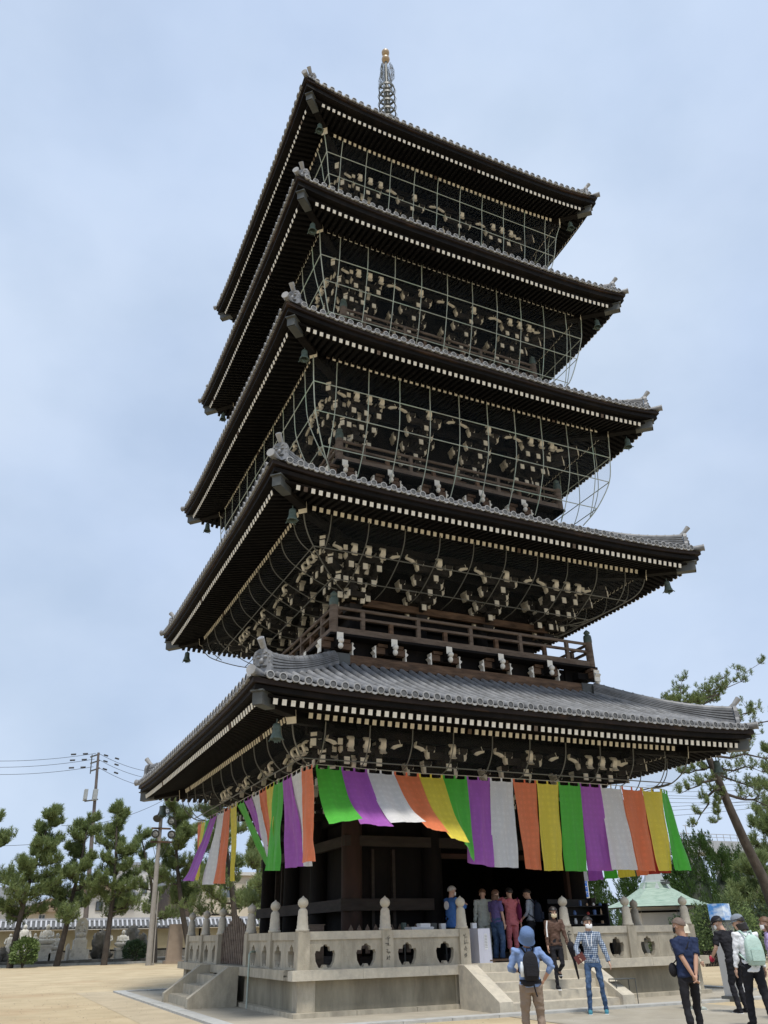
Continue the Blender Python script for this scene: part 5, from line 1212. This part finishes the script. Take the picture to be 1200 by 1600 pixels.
    for i in (0, 1):
        b = MB(); a = AN[i]; dirn = Vector((0, 1, 0)) if not (knees and knees[i]) else Vector((0, .8, -.6)).normalized()
        b.tube([a-dirn*.045+Vector((0, 0, -.04)), a+dirn*.05+Vector((0, 0, -.045)), a+dirn*.13+Vector((0, 0, -.055)), a+dirn*.17+Vector((0, 0, -.06))], [.040, .044, .040, .024], 12)
        b.tube([a+Vector((0, 0, .01)), a+Vector((0, 0, -.04))], [.042, .044], 10); b.box(a+dirn*.06+Vector((0, 0, -.082)), (.078, .26, .018), 1)
        b.xf(S); b.build('shoe', [shoes or HB, shoew or MASK], r_)
    # hair or hat
    hm = hairm or HB; b = MB()
    if hair in ('short', 'long', 'shaved', 'bob'):
        g_ = .006 if hair == 'shaved' else .017; rows = []
        n, mrow = 22, 12
        for i in range(mrow+1):
            row = []
            for j in range(n+1):
                a = 2*pi*j/n; back = -sin(a); lim = 1.18+.62*max(0, back)+.18*abs(cos(a)); th = lim*i/mrow
                jit = 1+.05*noise.noise(Vector((a*3, th*5, H*10)))
                row.append(tuple(hc+Rh @ Vector((sin(th)*cos(a)*(.080+g_)*jit, -.008+sin(th)*sin(a)*(.098+g_)*jit, .030+cos(th)*(.092+g_)*jit))))
            rows.append(row)
        b.grid(rows, 0)
        if hair in ('long', 'bob'):
            L = .36 if hair == 'long' else .12; rows = []
            for i in range(9):
                s_ = i/8; row = []
                for j in range(15):
                    a = pi+pi*(-.12)+(pi*1.24)*j/14; rr = 1-.15*s_; row.append(tuple(hc+Rh @ Vector((cos(a)*.098*rr, -.012+sin(a)*.112*rr-(.02*s_), .03-.04-L*s_+.012*noise.noise(Vector((j*.9, s_*2, 1)))))))
                rows.append(row)
            b.grid(rows, 0)
        b.xf(S); ho = b.build('hair', hm, r_); sm = ho.modifiers.new('thick', 'SOLIDIFY'); sm.thickness = .008; sm.offset = -1
    if mask:
        rows = []
        for i in range(7):
            v_ = i/6; row = []
            for j in range(11):
                u = -1+2*j/10; a = u*1.25; z = .005-.085*v_; rr = 1.04+.16*(1-u*u)*(1-(2*v_-.9)**2*.6); row.append(tuple(hc+Rh @ Vector((sin(a)*.073*rr, .012+cos(a)*.080*rr, z*(1-.25*u*u)-.008))))
            rows.append(row)
        b = MB(); b.grid(rows, 0); b.xf(S); mo = b.build('face_mask', mask if not isinstance(mask, bool) else MASK, r_); sm = mo.modifiers.new('thick', 'SOLIDIFY'); sm.thickness = .004
        b = MB()
        for s_ in (-1, 1): b.tube([hc+Rh @ Vector((s_*.07, .05, -.01)), hc+Rh @ Vector((s_*.086, .0, .02))], .0022, 4)
        b.xf(S); b.build('ear_loop', MASK, mo)
    if hat:
        kind, hmat = hat; b = MB(); c = hc+Rh @ Vector((0, -.006, .045))
        if kind == 'cap': b.lathe([(.098, -.01), (.101, .03), (.090, .072), (.055, .10), (.012, .112), (0, .113)], c, 20, R=Rh, sy=1.12); b.prism([(-.075, 0), (.075, 0), (.06, .07), (.025, .10), (-.025, .10), (-.06, .07)], c+Rh @ Vector((0, .088, .0)), Rh @ Vector((1, 0, 0)), Rh @ Vector((0, 1, -.22)), .007)
        elif kind == 'bucket': b.lathe([(.136, -.075), (.132, -.07), (.120, -.02), (.119, .015), (.117, .04), (.106, .09), (.075, .122), (0, .135)], c, 24, R=Rh, sy=1.12)
        b.xf(S); b.build('hat', hmat, r_)
    if extra: extra(r_, dict(neck=neck, chest=chest, mid=mid, hip=hip, HA=HA, EL=EL, sh=sh, S=S, hc=hc, Rh=Rh, k=k, AN=AN, KN=KN))
    r_.location = loc; r_.rotation_euler = (0, 0, -atan2(face[0], face[1])); return r_
# people stand on the ground unless a height is given.  Local X>0 is the right hand of someone facing +Y
BLU = cloth('light_blue_cotton', (.19, .28, .50)); KHA = cloth('khaki_cotton', (.24, .185, .145)); DEN = mat('denim', (.045, .085, .17), .9, .3, 4, stain=(.13, .20, .31), stainscale=5, bump=.3, bscale=60)
BLKC = cloth('black_cloth', (.012, .012, .016)); NAV = mat('navy_speckled', (.014, .024, .065), .85, .2, 30, stain=(.10, .12, .20), stainscale=22, stainlo=.66, stainhi=.70)
WHC = cloth('white_cloth_shirt', (.76, .77, .80), .05); PUR = cloth('dark_purple_knit', (.12, .09, .23)); PNK = cloth('dusty_pink_uniform', (.55, .17, .19)); GRYC = cloth('grey_blue_cotton', (.30, .34, .40)); BRN = cloth('brown_silk', (.10, .055, .038), rough=.6)
HAP = cloth('happi_blue', (.06, .16, .42)); SAGE = cloth('pale_olive_cloth', (.42, .46, .42)); LIL = cloth('lilac_cloth', (.38, .30, .52)); MINT = cloth('mint_nylon', (.42, .56, .50), rough=.6); MAR = cloth('maroon_bag', (.15, .02, .07)); TEAL = cloth('teal_shoe', (.05, .20, .26)); CRM = cloth('cream_cotton', (.62, .57, .46)); GCAP = cloth('grey_cap', (.20, .23, .27)); HATB = cloth('hat_blue', (.10, .16, .30)); PLASTIC = mat('white_plastic_bag', (.75, .77, .80), .35, .05, 6, spec=.5)
PLAID = bpy.data.materials.new('plaid_cotton'); PLAID.use_nodes = True; t_ = PLAID.node_tree; pb = t_.nodes['Principled BSDF']; pb.inputs['Roughness'].default_value = .9
c_ = t_.nodes.new('ShaderNodeTexCoord'); x1 = t_.nodes.new('ShaderNodeTexWave'); x2 = t_.nodes.new('ShaderNodeTexWave'); x1.bands_direction = 'X'; x2.bands_direction = 'Z'
for q in (x1, x2): q.inputs['Scale'].default_value = 9.0; t_.links.new(c_.outputs['Object'], q.inputs['Vector'])
ad = t_.nodes.new('ShaderNodeMath'); ad.operation = 'ADD'; t_.links.new(x1.outputs['Fac'], ad.inputs[0]); t_.links.new(x2.outputs['Fac'], ad.inputs[1])
rp = t_.nodes.new('ShaderNodeValToRGB'); rp.color_ramp.elements[0].position = .2; rp.color_ramp.elements[0].color = (.04, .065, .12, 1); rp.color_ramp.elements[1].position = .85; rp.color_ramp.elements[1].color = (.50, .56, .63, 1); e_ = rp.color_ramp.elements.new(.5); e_.color = (.13, .18, .27, 1)
dv = t_.nodes.new('ShaderNodeMath'); dv.operation = 'MULTIPLY'; dv.inputs[1].default_value = .5; t_.links.new(ad.outputs[0], dv.inputs[0]); t_.links.new(dv.outputs[0], rp.inputs['Fac']); t_.links.new(rp.outputs[0], pb.inputs['Base Color'])

def backpack(m_, w_=.28, h=.42, d=.15, z=1.13, bottle=False, pouch=None, straps=None):
    def f(r_, D):
        k = D['k']; b = MB(); c = Vector((D['chest'].x*.6, D['chest'].y*.6-.115-d/2, z)); n = 20; vs = []
        P = [(-.5, .62), (-.47, .86), (-.2, 1.0), (.1, .98), (.3, .88), (.42, .68), (.5, .35), (.52, .12)]
        for s_, q in P:
            for j in range(n):
                a = 2*pi*j/n; ca, sa = cos(a), sin(a); e = .55; vs.append(c+Vector((math.copysign(abs(ca)**e, ca)*w_/2*q, math.copysign(abs(sa)**e, sa)*d/2*q*(1.1 if s_ < .1 else .85), s_*h)))
        m_n = len(P); b.add(vs, [(i*n+j, i*n+(j+1) % n, (i+1)*n+(j+1) % n, (i+1)*n+j) for i in range(m_n-1) for j in range(n)]+[tuple(range(n-1, -1, -1)), tuple(range((m_n-1)*n, m_n*n))], 0, True)
        b.xf(D['S']); bag = bpy.data.objects.new('backpack', b.mesh('backpack', [m_])); COL.objects.link(bag); bag['label'] = 'backpack'
        sl = straps or m_
        b = MB(); b.tube([c+Vector((-.04, d*.2, h*.5)), c+Vector((-.03, d*.2, h*.62)), c+Vector((.03, d*.2, h*.62)), c+Vector((.04, d*.2, h*.5))], .009, 6); b.xf(D['S']); b.build('carry_loop', sl, bag)
        b = MB(); b.box(c+Vector((0, -d*.5-.012, -h*.16)), (w_*.72, .03, h*.36)); b.xf(D['S']); b.build('front_pocket', m_, bag)
        for s_ in (-1, 1):
            sh = D['neck']+Vector((s_*.10, 0, -.01)); q = MB()
            q.tube([c+Vector((s_*.06, d*.4, h*.46)), sh+Vector((0, -.05, .02)), sh+Vector((s_*.01, .05, .01)), D['chest']+Vector((s_*.12, .135, -.03)), D['mid']+Vector((s_*.165, .04, .0)), c+Vector((s_*w_*.45, d*.3, -h*.35))], .014, 6); q.xf(D['S']); q.build('strap', sl, bag)
        if bottle:
            q = MB(); q.lathe([(.0, -.1), (.033, -.1), (.033, .05), (.02, .08), (.016, .11), (0, .11)], c+Vector((-w_*.56, 0, -h*.12)), 10); q.xf(D['S']); q.build('bottle', mat('bottle_pet', (.6, .65, .7), .2, .1, 5, spec=.6), bag)
        bag.parent = r_; return bag
    return f
def waist_pouch(m_):
    def f(r_, D):
        b = MB(); n = 24; vs = []
        for z, rr in ((.93, 1), (.99, 1)):
            for j in range(n): a = 2*pi*j/n; vs.append(Vector((cos(a)*.176*rr, sin(a)*.142*rr, z)))
        b.add(vs, [(j, (j+1) % n, n+(j+1) % n, n+j) for j in range(n)], 0, True); b.tube([Vector((.02, -.15, .94)), Vector((.04, -.17, .82)), Vector((.06, -.165, .76))], .011, 6); b.blob((-.06, -.15, .95), (.11, .045, .055), 10, 8)
        b.xf(D['S']); b.build('waist_belt', m_, r_)
    return f
def both(*fs):
    def f(r_, D):
        for g_ in fs: g_(r_, D)
    return f
# 7 foreground, blue shirt seen from behind, looking up
person('man seen from behind in light blue shirt and bucket hat with small black backpack', (-4.55, -12.78, 0), (.40, .92), 1.54, lean=(-.02, -.03), head=(.1, .62), hands=[(.22, -.02, .98), (-.16, .24, 1.10)], elbows=[(1, -.5, .1), (-.6, -.8, 0)],
       shirt=BLU, sleeve='rolled', trousers=KHA, hair='short', hairm=HG, hat=('bucket', HATB), shoes=BLKC, build=1.14, skin=SK2, legw=1.12, feet=[(.15, 0, 0), (-.12, .05, 0)], extra=both(backpack(BLKC, .25, .40, .13, 1.18, bottle=True), waist_pouch(BLKC)))
# 2 plaid shirt
def plaid_items(r_, D):
    S = D['S']; h = D['HA'][0]; b = MB(); b.box(h+Vector((-.02, .06, -.03)), (.20, .05, .15), 0, R=Matrix.Rotation(.5, 3, 'Y')); b.xf(S); b.build('leather_case', mat('dark_red_leather', (.11, .025, .02), .5, .2, 8, spec=.5), r_)
    b = MB(); p = D['neck']
    for s_ in (-1, 1): b.tube([p+Vector((s_*.07, 0, .02)), p+Vector((s_*.055, .085, -.06)), p+Vector((s_*.03, .13, -.26))], .006, 5)
    b.xf(S); b.build('neck_strap', MASK, r_)
person('man in blue plaid shirt and jeans facing the camera with a white mask', (-.15, -8.55, 0), (-.62, -.78), 1.76, lean=(.0, .02), head=(.35, 0), hands=[(.24, .30, 1.00), (-.36, .10, .80)], elbows=[(.7, -.8, 0), (-.6, -.7, 0)],
       shirt=PLAID, sleeve='long', trousers=DEN, mask=True, shoes=TEAL, feet=[(.15, .08, 0), (-.16, -.05, 0)], legw=.86, longtop=.0, extra=plaid_items)
# 3 woman descending
def purse(r_, D):
    b = MB(); s_ = D['sh'][0]; b.tube([s_+Vector((.0, .085, .02)), s_+Vector((.03, .09, -.12)), s_+Vector((.04, .12, -.32))], .017, 6); b.xf(D['S']); b.build('bag_strap', MASK, r_)
    b = MB(); n = 9
    for g_ in (-1, 1):
        rows = [[tuple(D['hc']+D['Rh'] @ Vector((g_*(.062+.03*j/3), .055-.05*j/3-.02*(i/n), .03-.42*i/n))) for j in range(4)] for i in range(n+1)]
        b.grid(rows, 0)
    b.xf(D['S']); o = b.build('hair_front', HB, r_); sm = o.modifiers.new('t', 'SOLIDIFY'); sm.thickness = .02
person('woman in brown blouse and black trousers walking down the stone steps', (.22, -6.80, .348), (-.35, -.93), 1.66, lean=(0, .02), head=(.1, -.15), hands=[(.22, .12, .82), (-.28, .16, .80)],
       shirt=BRN, sleeve='long', trousers=BLKC, mask=mat('mask_beige', (.72, .62, .42), .7, .05, 5), hair='long', shoes=BLKC, feet=[(.07, .06, 0), (-.09, -.28, .30)], knees=[None, (0, 1, .15)], legw=.82, build=1.0, extra=purse)
b = MB(); b.lathe([(.012, -.5), (.02, -.48), (.035, -.1), (.075, .12), (.09, .2), (.055, .27), (.012, .29), (.010, .42), (0, .43)], n=12); b.tube([(0, 0, .42), (0, .0, .47), (.04, 0, .50), (.07, 0, .47)], .010, 6)
o = b.build('folded_umbrella', BLKC); o.location = (.42, -7.15, 1.02); o.rotation_euler = (.15, -.28, 0); tag(o, 'black folded umbrella held upside down between the woman on the steps and the plaid man', 'umbrella')
# 4 navy polo, hands behind back
def sling(r_, D):
    b = MB(); b.blob((-.19, .08, .98), (.07, .06, .10), 10, 8); b.tube([Vector((-.19, .05, 1.06)), D['chest']+Vector((-.02, -.13, 0)), D['neck']+Vector((.1, -.03, 0))], .010, 5); b.xf(D['S']); b.build('shoulder_bag', BLKC, r_)
person('man with shaved head in navy patterned polo shirt holding his hands behind his back', (-2.05, -13.3, 0), (.25, .97), 1.65, lean=(.02, -.01), head=(.55, -.05), hands=[(.03, -.19, .90), (.0, -.22, .84)], elbows=[(1, -.55, 0), (-1, -.55, 0)],
       shirt=NAV, sleeve='short', trousers=BLKC, hair='shaved', hairm=HS, skin=SK2, mask=mat('mask_black', (.02, .02, .02), .7, .05, 5), build=1.1, belly=.015, legw=.95, feet=[(.14, .12, 0), (-.14, -.12, 0)], shoes=BLKC, extra=sling)
# 5 cream cap behind him
person('person in cream sun hat mostly hidden behind the man in navy', (1.95, -9.1, 0), (.85, -.2), 1.56, head=(0, 0), hands=[(.2, .2, .95), (-.22, .2, .95)], shirt=CRM, sleeve='long', trousers=CRM, hat=('bucket', CRM), hair='short', shoes=SAGE, legw=1.05)
# 6 black T-shirt
person('man in black cap and black T-shirt leaning toward the information pillar', (2.12, -10.2, 0), (.10, .99), 1.72, lean=(-.03, .10), head=(.55, -.35), hands=[(.22, .22, .95), (-.24, .30, .98)], shirt=BLKC, sleeve='short', trousers=BLKC, hat=('cap', BLKC), hair='short', mask=True, shoes=BLKC, legw=1.0,
       extra=lambda r_, D: (lambda b: (b.blob(D['HA'][1]+Vector((0, .04, -.05)), (.06, .04, .06), 10, 8), b.xf(D['S']), b.build('red_purse', mat('red_leather', (.35, .02, .05), .5, .1, 5), r_)))(MB()))
# 7b white shirt, mint backpack
person('woman in white shirt and grey cap carrying a pale mint backpack', (.36, -12.3, 0), (.30, .95), 1.70, lean=(.0, .02), head=(.75, -.25), hands=[(.26, .04, .80), (-.26, .10, .78)], shirt=WHC, sleeve='long', trousers=BLKC, hat=('cap', GCAP), hair='bob', longtop=.06, shoes=BLKC, legw=1.15, feet=[(.1, -.16, 0), (-.1, .16, 0)],
       extra=backpack(MINT, .31, .46, .17, 1.15, straps=MINT))
person('person in lilac top with brown hair at the right edge', (1.72, -11.6, 0), (-.6, .75), 1.66, head=(.2, 0), hands=[(.2, .1, .85), (-.25, .1, .8)], shirt=LIL, sleeve='short', trousers=BLKC, hair='bob', hairm=HBR, mask=True, shoes=BLKC)
# on the terrace
def crest(r_, D):
    b = MB(); c = D['chest']+Vector((-.0, -.138, -.03)); b.tube([c, c-Vector((0, .012, 0))], .10, 20, smooth=False); b.xf(D['S']); b.build('white_crest', MASK, r_)
person('grey haired attendant in blue festival coat with a round white crest on its back', (-.97, -4.05, TZ), (.90, .10), 1.72, lean=(0, .03), head=(-.1, -.1), hands=[(.20, .32, 1.28), (-.16, .34, 1.22)], shirt=HAP, sleeve='wide', trousers=BLKC, mask=True, hair='short', hairm=HG, longtop=.12, build=1.18, shoes=BLKC, extra=crest)
person('person in pale olive jacket facing the dark doorway beside the woman in purple', (.05, -4.0, TZ), (.45, .90), 1.68, build=1.12, head=(0, -.4), hands=[(.25, .05, .8), (-.25, .05, .8)], shirt=SAGE, sleeve='long', trousers=SAGE, hair='short', hairm=HBR, shoes=BLKC, legw=1.1)
person('woman in dark purple top and wide jeans standing by the white cloth table', (.17, -4.4, TZ), (.93, .30), 1.62, head=(0, -.1), hands=[(.22, .08, .80), (-.22, .10, .80)], shirt=PUR, sleeve='short', trousers=DEN, hair='bob', hairm=HBR, mask=True, shoes=BLKC, legw=1.3,
       extra=lambda r_, D: (lambda b: (b.blob(D['HA'][1]+Vector((.02, .06, -.06)), (.07, .10, .13), 12, 9, amp=.3), b.xf(D['S']), b.build('plastic_bag', PLASTIC, r_)))(MB()))
def totebag(r_, D):
    b = MB(); b.blob(D['mid']+Vector((.20, -.06, .02)), (.07, .13, .20), 12, 9, amp=.25); b.tube([D['mid']+Vector((.20, -.10, .18)), D['sh'][0]+Vector((-.01, -.07, .07)), D['sh'][0]+Vector((-.01, .07, .05)), D['mid']+Vector((.20, .03, .18))], .013, 6); b.xf(D['S']); b.build('tote_bag', MAR, r_)
person('woman in dusty pink work clothes raising a hand, maroon tote bag on her shoulder', (.80, -4.15, TZ), (.30, .95), 1.68, head=(.2, 0), hands=[(.24, -.02, .82), (-.10, .22, 1.46)], elbows=[None, (-1, .2, -.2)], shirt=PNK, sleeve='long', trousers=PNK, hair='short', build=1.15, shoes=mat('pink_sock', (.6, .25, .28), .8, .1, 5), longtop=.05, legw=1.15, cropped=.42, extra=totebag)
person('man in grey shirt with a navy backpack waiting beside the stall shelves', (1.45, -4.1, TZ), (-.65, .75), 1.66, head=(.3, -.2), hands=[(.26, .10, .85), (-.22, .2, .95)], shirt=GRYC, sleeve='rolled', trousers=BLKC, hair='short', shoes=BLKC, extra=backpack(cloth('navy_nylon', (.012, .018, .035)), .32, .48, .2, 1.12))

# ------------------------------------------------------------------ things on and around the terrace
CLTH = mat('white_tablecloth', (.70, .70, .78), .8, .06, 3, bump=.3, bscale=12)
tb = empty('reception_table', 'tall narrow table under a white cloth at the top of the steps', 'table'); b = MB()
rows = []
for z, g_ in ((0, .02), (.35, .01), (.70, 0), (.72, -.01)):
    row = []
    for i in range(41):
        a = i/40*4; sde = int(a) % 4; f = a-int(a); c = [(-1, -1), (1, -1), (1, 1), (-1, 1)]; p = Vector(c[sde]).lerp(Vector(c[(sde+1) % 4]), f); ww = 1+g_*2+.02*sin(i*2.1)*(1-z)
        row.append((p.x*.28*ww, p.y*.38*ww, z))
    rows.append(row)
b.grid(rows, 0); b.bb(-.28, .28, -.38, .38, .715, .73); b.build('tablecloth', CLTH, tb); b = MB(); b.bb(-.02, .13, -.395, -.389, .28, .62); pap = b.build('paper_notice', MASK, tb)
b = MB()
for i in range(9): b.bb(0, .11, -.3985, -.3955, .58-i*.032, .588-i*.032)
b.build('printed_lines', mat('ink', (.2, .2, .22), .8, .1, 5), pap)
tb.location = (-.76, -5.0, TZ); tb.scale = (.6, .75, 1)
b = MB(); b.bb(-.06, .06, -.05, .05, 0, .12); o = b.build('tissue_box', MASK); o.location = (-.84, -4.95, TZ+.735); tag(o, 'small white box standing on the cloth covered table', 'box')
t2 = empty('work_table', 'grey table with trays and papers behind the stone railing', 'table'); b = MB(); b.bb(-.75, .75, -.3, .3, .70, .73); b.build('table_top', MG, t2)
for sx in (-.7, .7):
    for sy in (-.25, .25): b = MB(); b.tube([(sx, sy, 0), (sx, sy, .70)], .018, 6); b.build('leg', MG, t2)
t2.location = (-1.9, -4.4, TZ)
def tag_small(o, l, c): tag(o, l, c); return o
for nm, lab, c, x, y, z, d, m_ in [('tray', 'wide pale tray hanging over the front edge of the grey table', 'tray', -2.15, -4.55, .735, (.62, .42, .05), PLASTIC), ('paper_stack', 'stack of white papers on the pale tray', 'papers', -2.0, -4.5, .79, (.28, .22, .07), MASK),
                                   ('cash_box', 'grey metal box at the back of the table behind the railing', 'box', -1.75, -4.3, .735, (.34, .24, .13), MG), ('card_box', 'small white box at the right end of the grey table', 'box', -1.42, -4.4, .735, (.14, .12, .12), MASK), ('tin', 'small green tin at the left end of the grey table', 'tin', -2.45, -4.3, .735, (.10, .10, .15), CG)]:
    b = MB(); b.box((0, 0, d[2]/2), d, 0, taper=.94); b.box((0, 0, d[2]+.004), (d[0]*.9, d[1]*.9, .008), 0); o = b.build(nm, m_); o.location = (x, y, TZ+z); tag_small(o, lab, c)
# black stall shelves with small goods
sv = empty('stall_shelves', 'black stepped shelves of small goods beside the doorway', 'shelves')
BKM = mat('black_lacquer', (.012, .012, .013), .5, .2, 4)
for i in range(6):
    b = MB(); b.bb(-.8, .8, -.15-.10*(5-i)*.3, .25, .12+i*.22, .14+i*.22); b.build('shelf', BKM, sv)
for sx in (-.8, .8): b = MB(); b.bb(sx-.02, sx+.02, -.3, .3, 0, 1.3); b.build('side_panel', BKM, sv)
b = MB(); b.bb(-.8, .8, .26, .28, 0, 1.42); b.build('back_panel', BKM, sv)
sv.location = (3.05, -4.05, TZ); rnd = random.Random(9); SHC = (3.05, -4.05)
goods = [mat('goods_white', (.7, .7, .68), .6, .1, 6), mat('goods_tan', (.45, .32, .2), .6, .1, 6), mat('goods_red', (.4, .06, .05), .6, .1, 6), mat('goods_blue', (.08, .14, .3), .6, .1, 6)]
gnames = ['white', 'tan', 'red', 'blue']; lv = ['lowest', 'second', 'third', 'fourth', 'fifth', 'top']
for i in range(6):
    for j in range(7):
        if rnd.random() < .25: continue
        mi = rnd.choice([0, 0, 1, 2, 3]); w_, h = rnd.uniform(.05, .11), rnd.uniform(.06, .15); b = MB(); kind = rnd.random()
        if kind < .5: b.box((0, 0, h/2), (w_, .06, h)); b.box((0, -.032, h*.6), (w_*.8, .004, h*.3))
        else: b.lathe([(w_*.4, 0), (w_*.5, h*.5), (w_*.25, h*.8), (w_*.28, h), (0, h)], n=10)
        o = b.build('souvenir', goods[mi]); x = -.68+j*.225; o.location = (SHC[0]+x, SHC[1]-.15, TZ+.14+i*.22+.001)
        tag(o, f'small {gnames[mi]} souvenir on the {lv[i]} stall shelf, number {["one","two","three","four","five","six","seven"][j]} from its left end', 'souvenir', 'souvenirs on the stall shelves')
# low wooden pickets and box behind the railing
pf = empty('inner_picket_fence', 'short row of grey pointed pickets behind the stone railing', 'fence')
for i in range(11):
    x = -3.75+i*.22; b = MB(); b.prism([(-.055, 0), (.055, 0), (.055, .52), (0, .62), (-.055, .52)], (x, -4.05, TZ+.25), (1, 0, 0), (0, 0, 1), .03); b.build('picket', WG, pf)
b = MB(); b.bb(-3.85, -1.5, -4.03, -3.99, TZ+.35, TZ+.43); b.build('fence_rail', WG, pf); rebase(pf, (-2.7, -4.05, TZ))
b = MB(); b.bb(-.17, .17, -.12, .12, 0, .86); b.bb(-.19, .19, -.14, .14, .86, .88); o = b.build('wooden_box', WG); o.location = (-4.85, -4.55, TZ); tag(o, 'grey wooden box stand behind the corner of the stone railing', 'box')
# wooden duckboard at the top of the steps
db = empty('duckboard', 'low wooden duckboard laid at the top of the steps', 'platform')
for i in range(7): b = MB(); b.bb(-1.0, 1.35, -.75+i*.14, -.64+i*.14, .03, .06); b.build('board', WB, db)
for x in (-.9, .15, 1.2): b = MB(); b.bb(x-.04, x+.04, -.75, .2, 0, .03); b.build('batten', WB, db)
db.location = (.35, -4.55, TZ)
# metal barrier frame by the right of the stairs
mr = empty('metal_stand', 'thin steel frame stand on the paving right of the steps', 'stand')
for sx in (-.28, .28):
    for sy in (-.12, .12): b = MB(); b.tube([(sx, sy, 0), (sx, sy, .50)], .010, 6); b.build('leg', MG, mr)
b = MB()
for sy in (-.12, .12): b.tube([(-.28, sy, .50), (.28, sy, .50)], .010, 6)
for sx in (-.28, .28): b.tube([(sx, -.12, .50), (sx, .12, .50)], .010, 6)
b.bb(-.28, .28, -.11, .11, .497, .503); b.build('top_frame', MG, mr); mr.location = (1.75, -7.1, .012)
# information pillar with acrylic sky print box
ip = empty('information_pillar', 'leaning white information pillar topped with a box printed with blue sky', 'sign')
WPL = mat('pillar_white', (.62, .62, .62), .5, .05, 2); GPL = mat('pillar_grey', (.36, .37, .38), .5, .05, 2)
b = MB(); b.box((0, 0, .74), (.42, .34, 1.26)); ipb = b.build('column', [WPL], ip); b = MB(); b.box((0, 0, .04), (.56, .46, .14)); b.build('base', MG, ip)
b = MB(); b.bb(-.215, -.211, -.165, .165, .12, 1.36); b.build('side_panel', GPL, ip)
SKM = bpy.data.materials.new('sky_print'); SKM.use_nodes = True; t_ = SKM.node_tree; pb = t_.nodes['Principled BSDF']; pb.inputs['Roughness'].default_value = .15
c_ = t_.nodes.new('ShaderNodeTexCoord'); mp_ = t_.nodes.new('ShaderNodeMapping'); mp_.inputs['Scale'].default_value = (3, 3, 7); n_ = t_.nodes.new('ShaderNodeTexNoise'); n_.inputs['Scale'].default_value = 1.2; n_.inputs['Detail'].default_value = 6
r_ = t_.nodes.new('ShaderNodeValToRGB'); r_.color_ramp.elements[0].position = .4; r_.color_ramp.elements[0].color = (.06, .25, .62, 1); r_.color_ramp.elements[1].position = .68; r_.color_ramp.elements[1].color = (.75, .85, .95, 1)
t_.links.new(c_.outputs['Object'], mp_.inputs['Vector']); t_.links.new(mp_.outputs[0], n_.inputs['Vector']); t_.links.new(n_.outputs['Fac'], r_.inputs['Fac']); t_.links.new(r_.outputs[0], pb.inputs['Base Color'])
b = MB(); b.bb(-.21, .21, -.18, .18, 1.66, 2.02); b.build('printed_box', SKM, ip); b = MB(); b.bb(-.212, .212, -.182, .182, 1.62, 1.665); b.build('dark_skyline_strip', mat('skyline_dark', (.03, .045, .04), .4, .4, 20), ip)
GLS2 = bpy.data.materials.new('clear_acrylic'); GLS2.use_nodes = True; t_ = GLS2.node_tree; pb = t_.nodes['Principled BSDF']; pb.inputs['Roughness'].default_value = .05; tr = t_.nodes.new('ShaderNodeBsdfTransparent'); ms = t_.nodes.new('ShaderNodeMixShader'); ms.inputs[0].default_value = .12
t_.links.new(tr.outputs[0], ms.inputs[1]); t_.links.new(pb.outputs[0], ms.inputs[2]); t_.links.new(ms.outputs[0], t_.nodes['Material Output'].inputs['Surface'])
b = MB(); b.bb(-.21, .21, -.18, .18, 1.375, 1.62); b.build('clear_case', GLS2, ip); b = MB(); b.box((0, 0, 1.45), (.16, .12, .10), taper=.8); b.build('model_in_case', ST, ip)
ip.location = (4.35, -7.9, 0); ip.rotation_euler = (0, 0, .35)


bake_jobs()
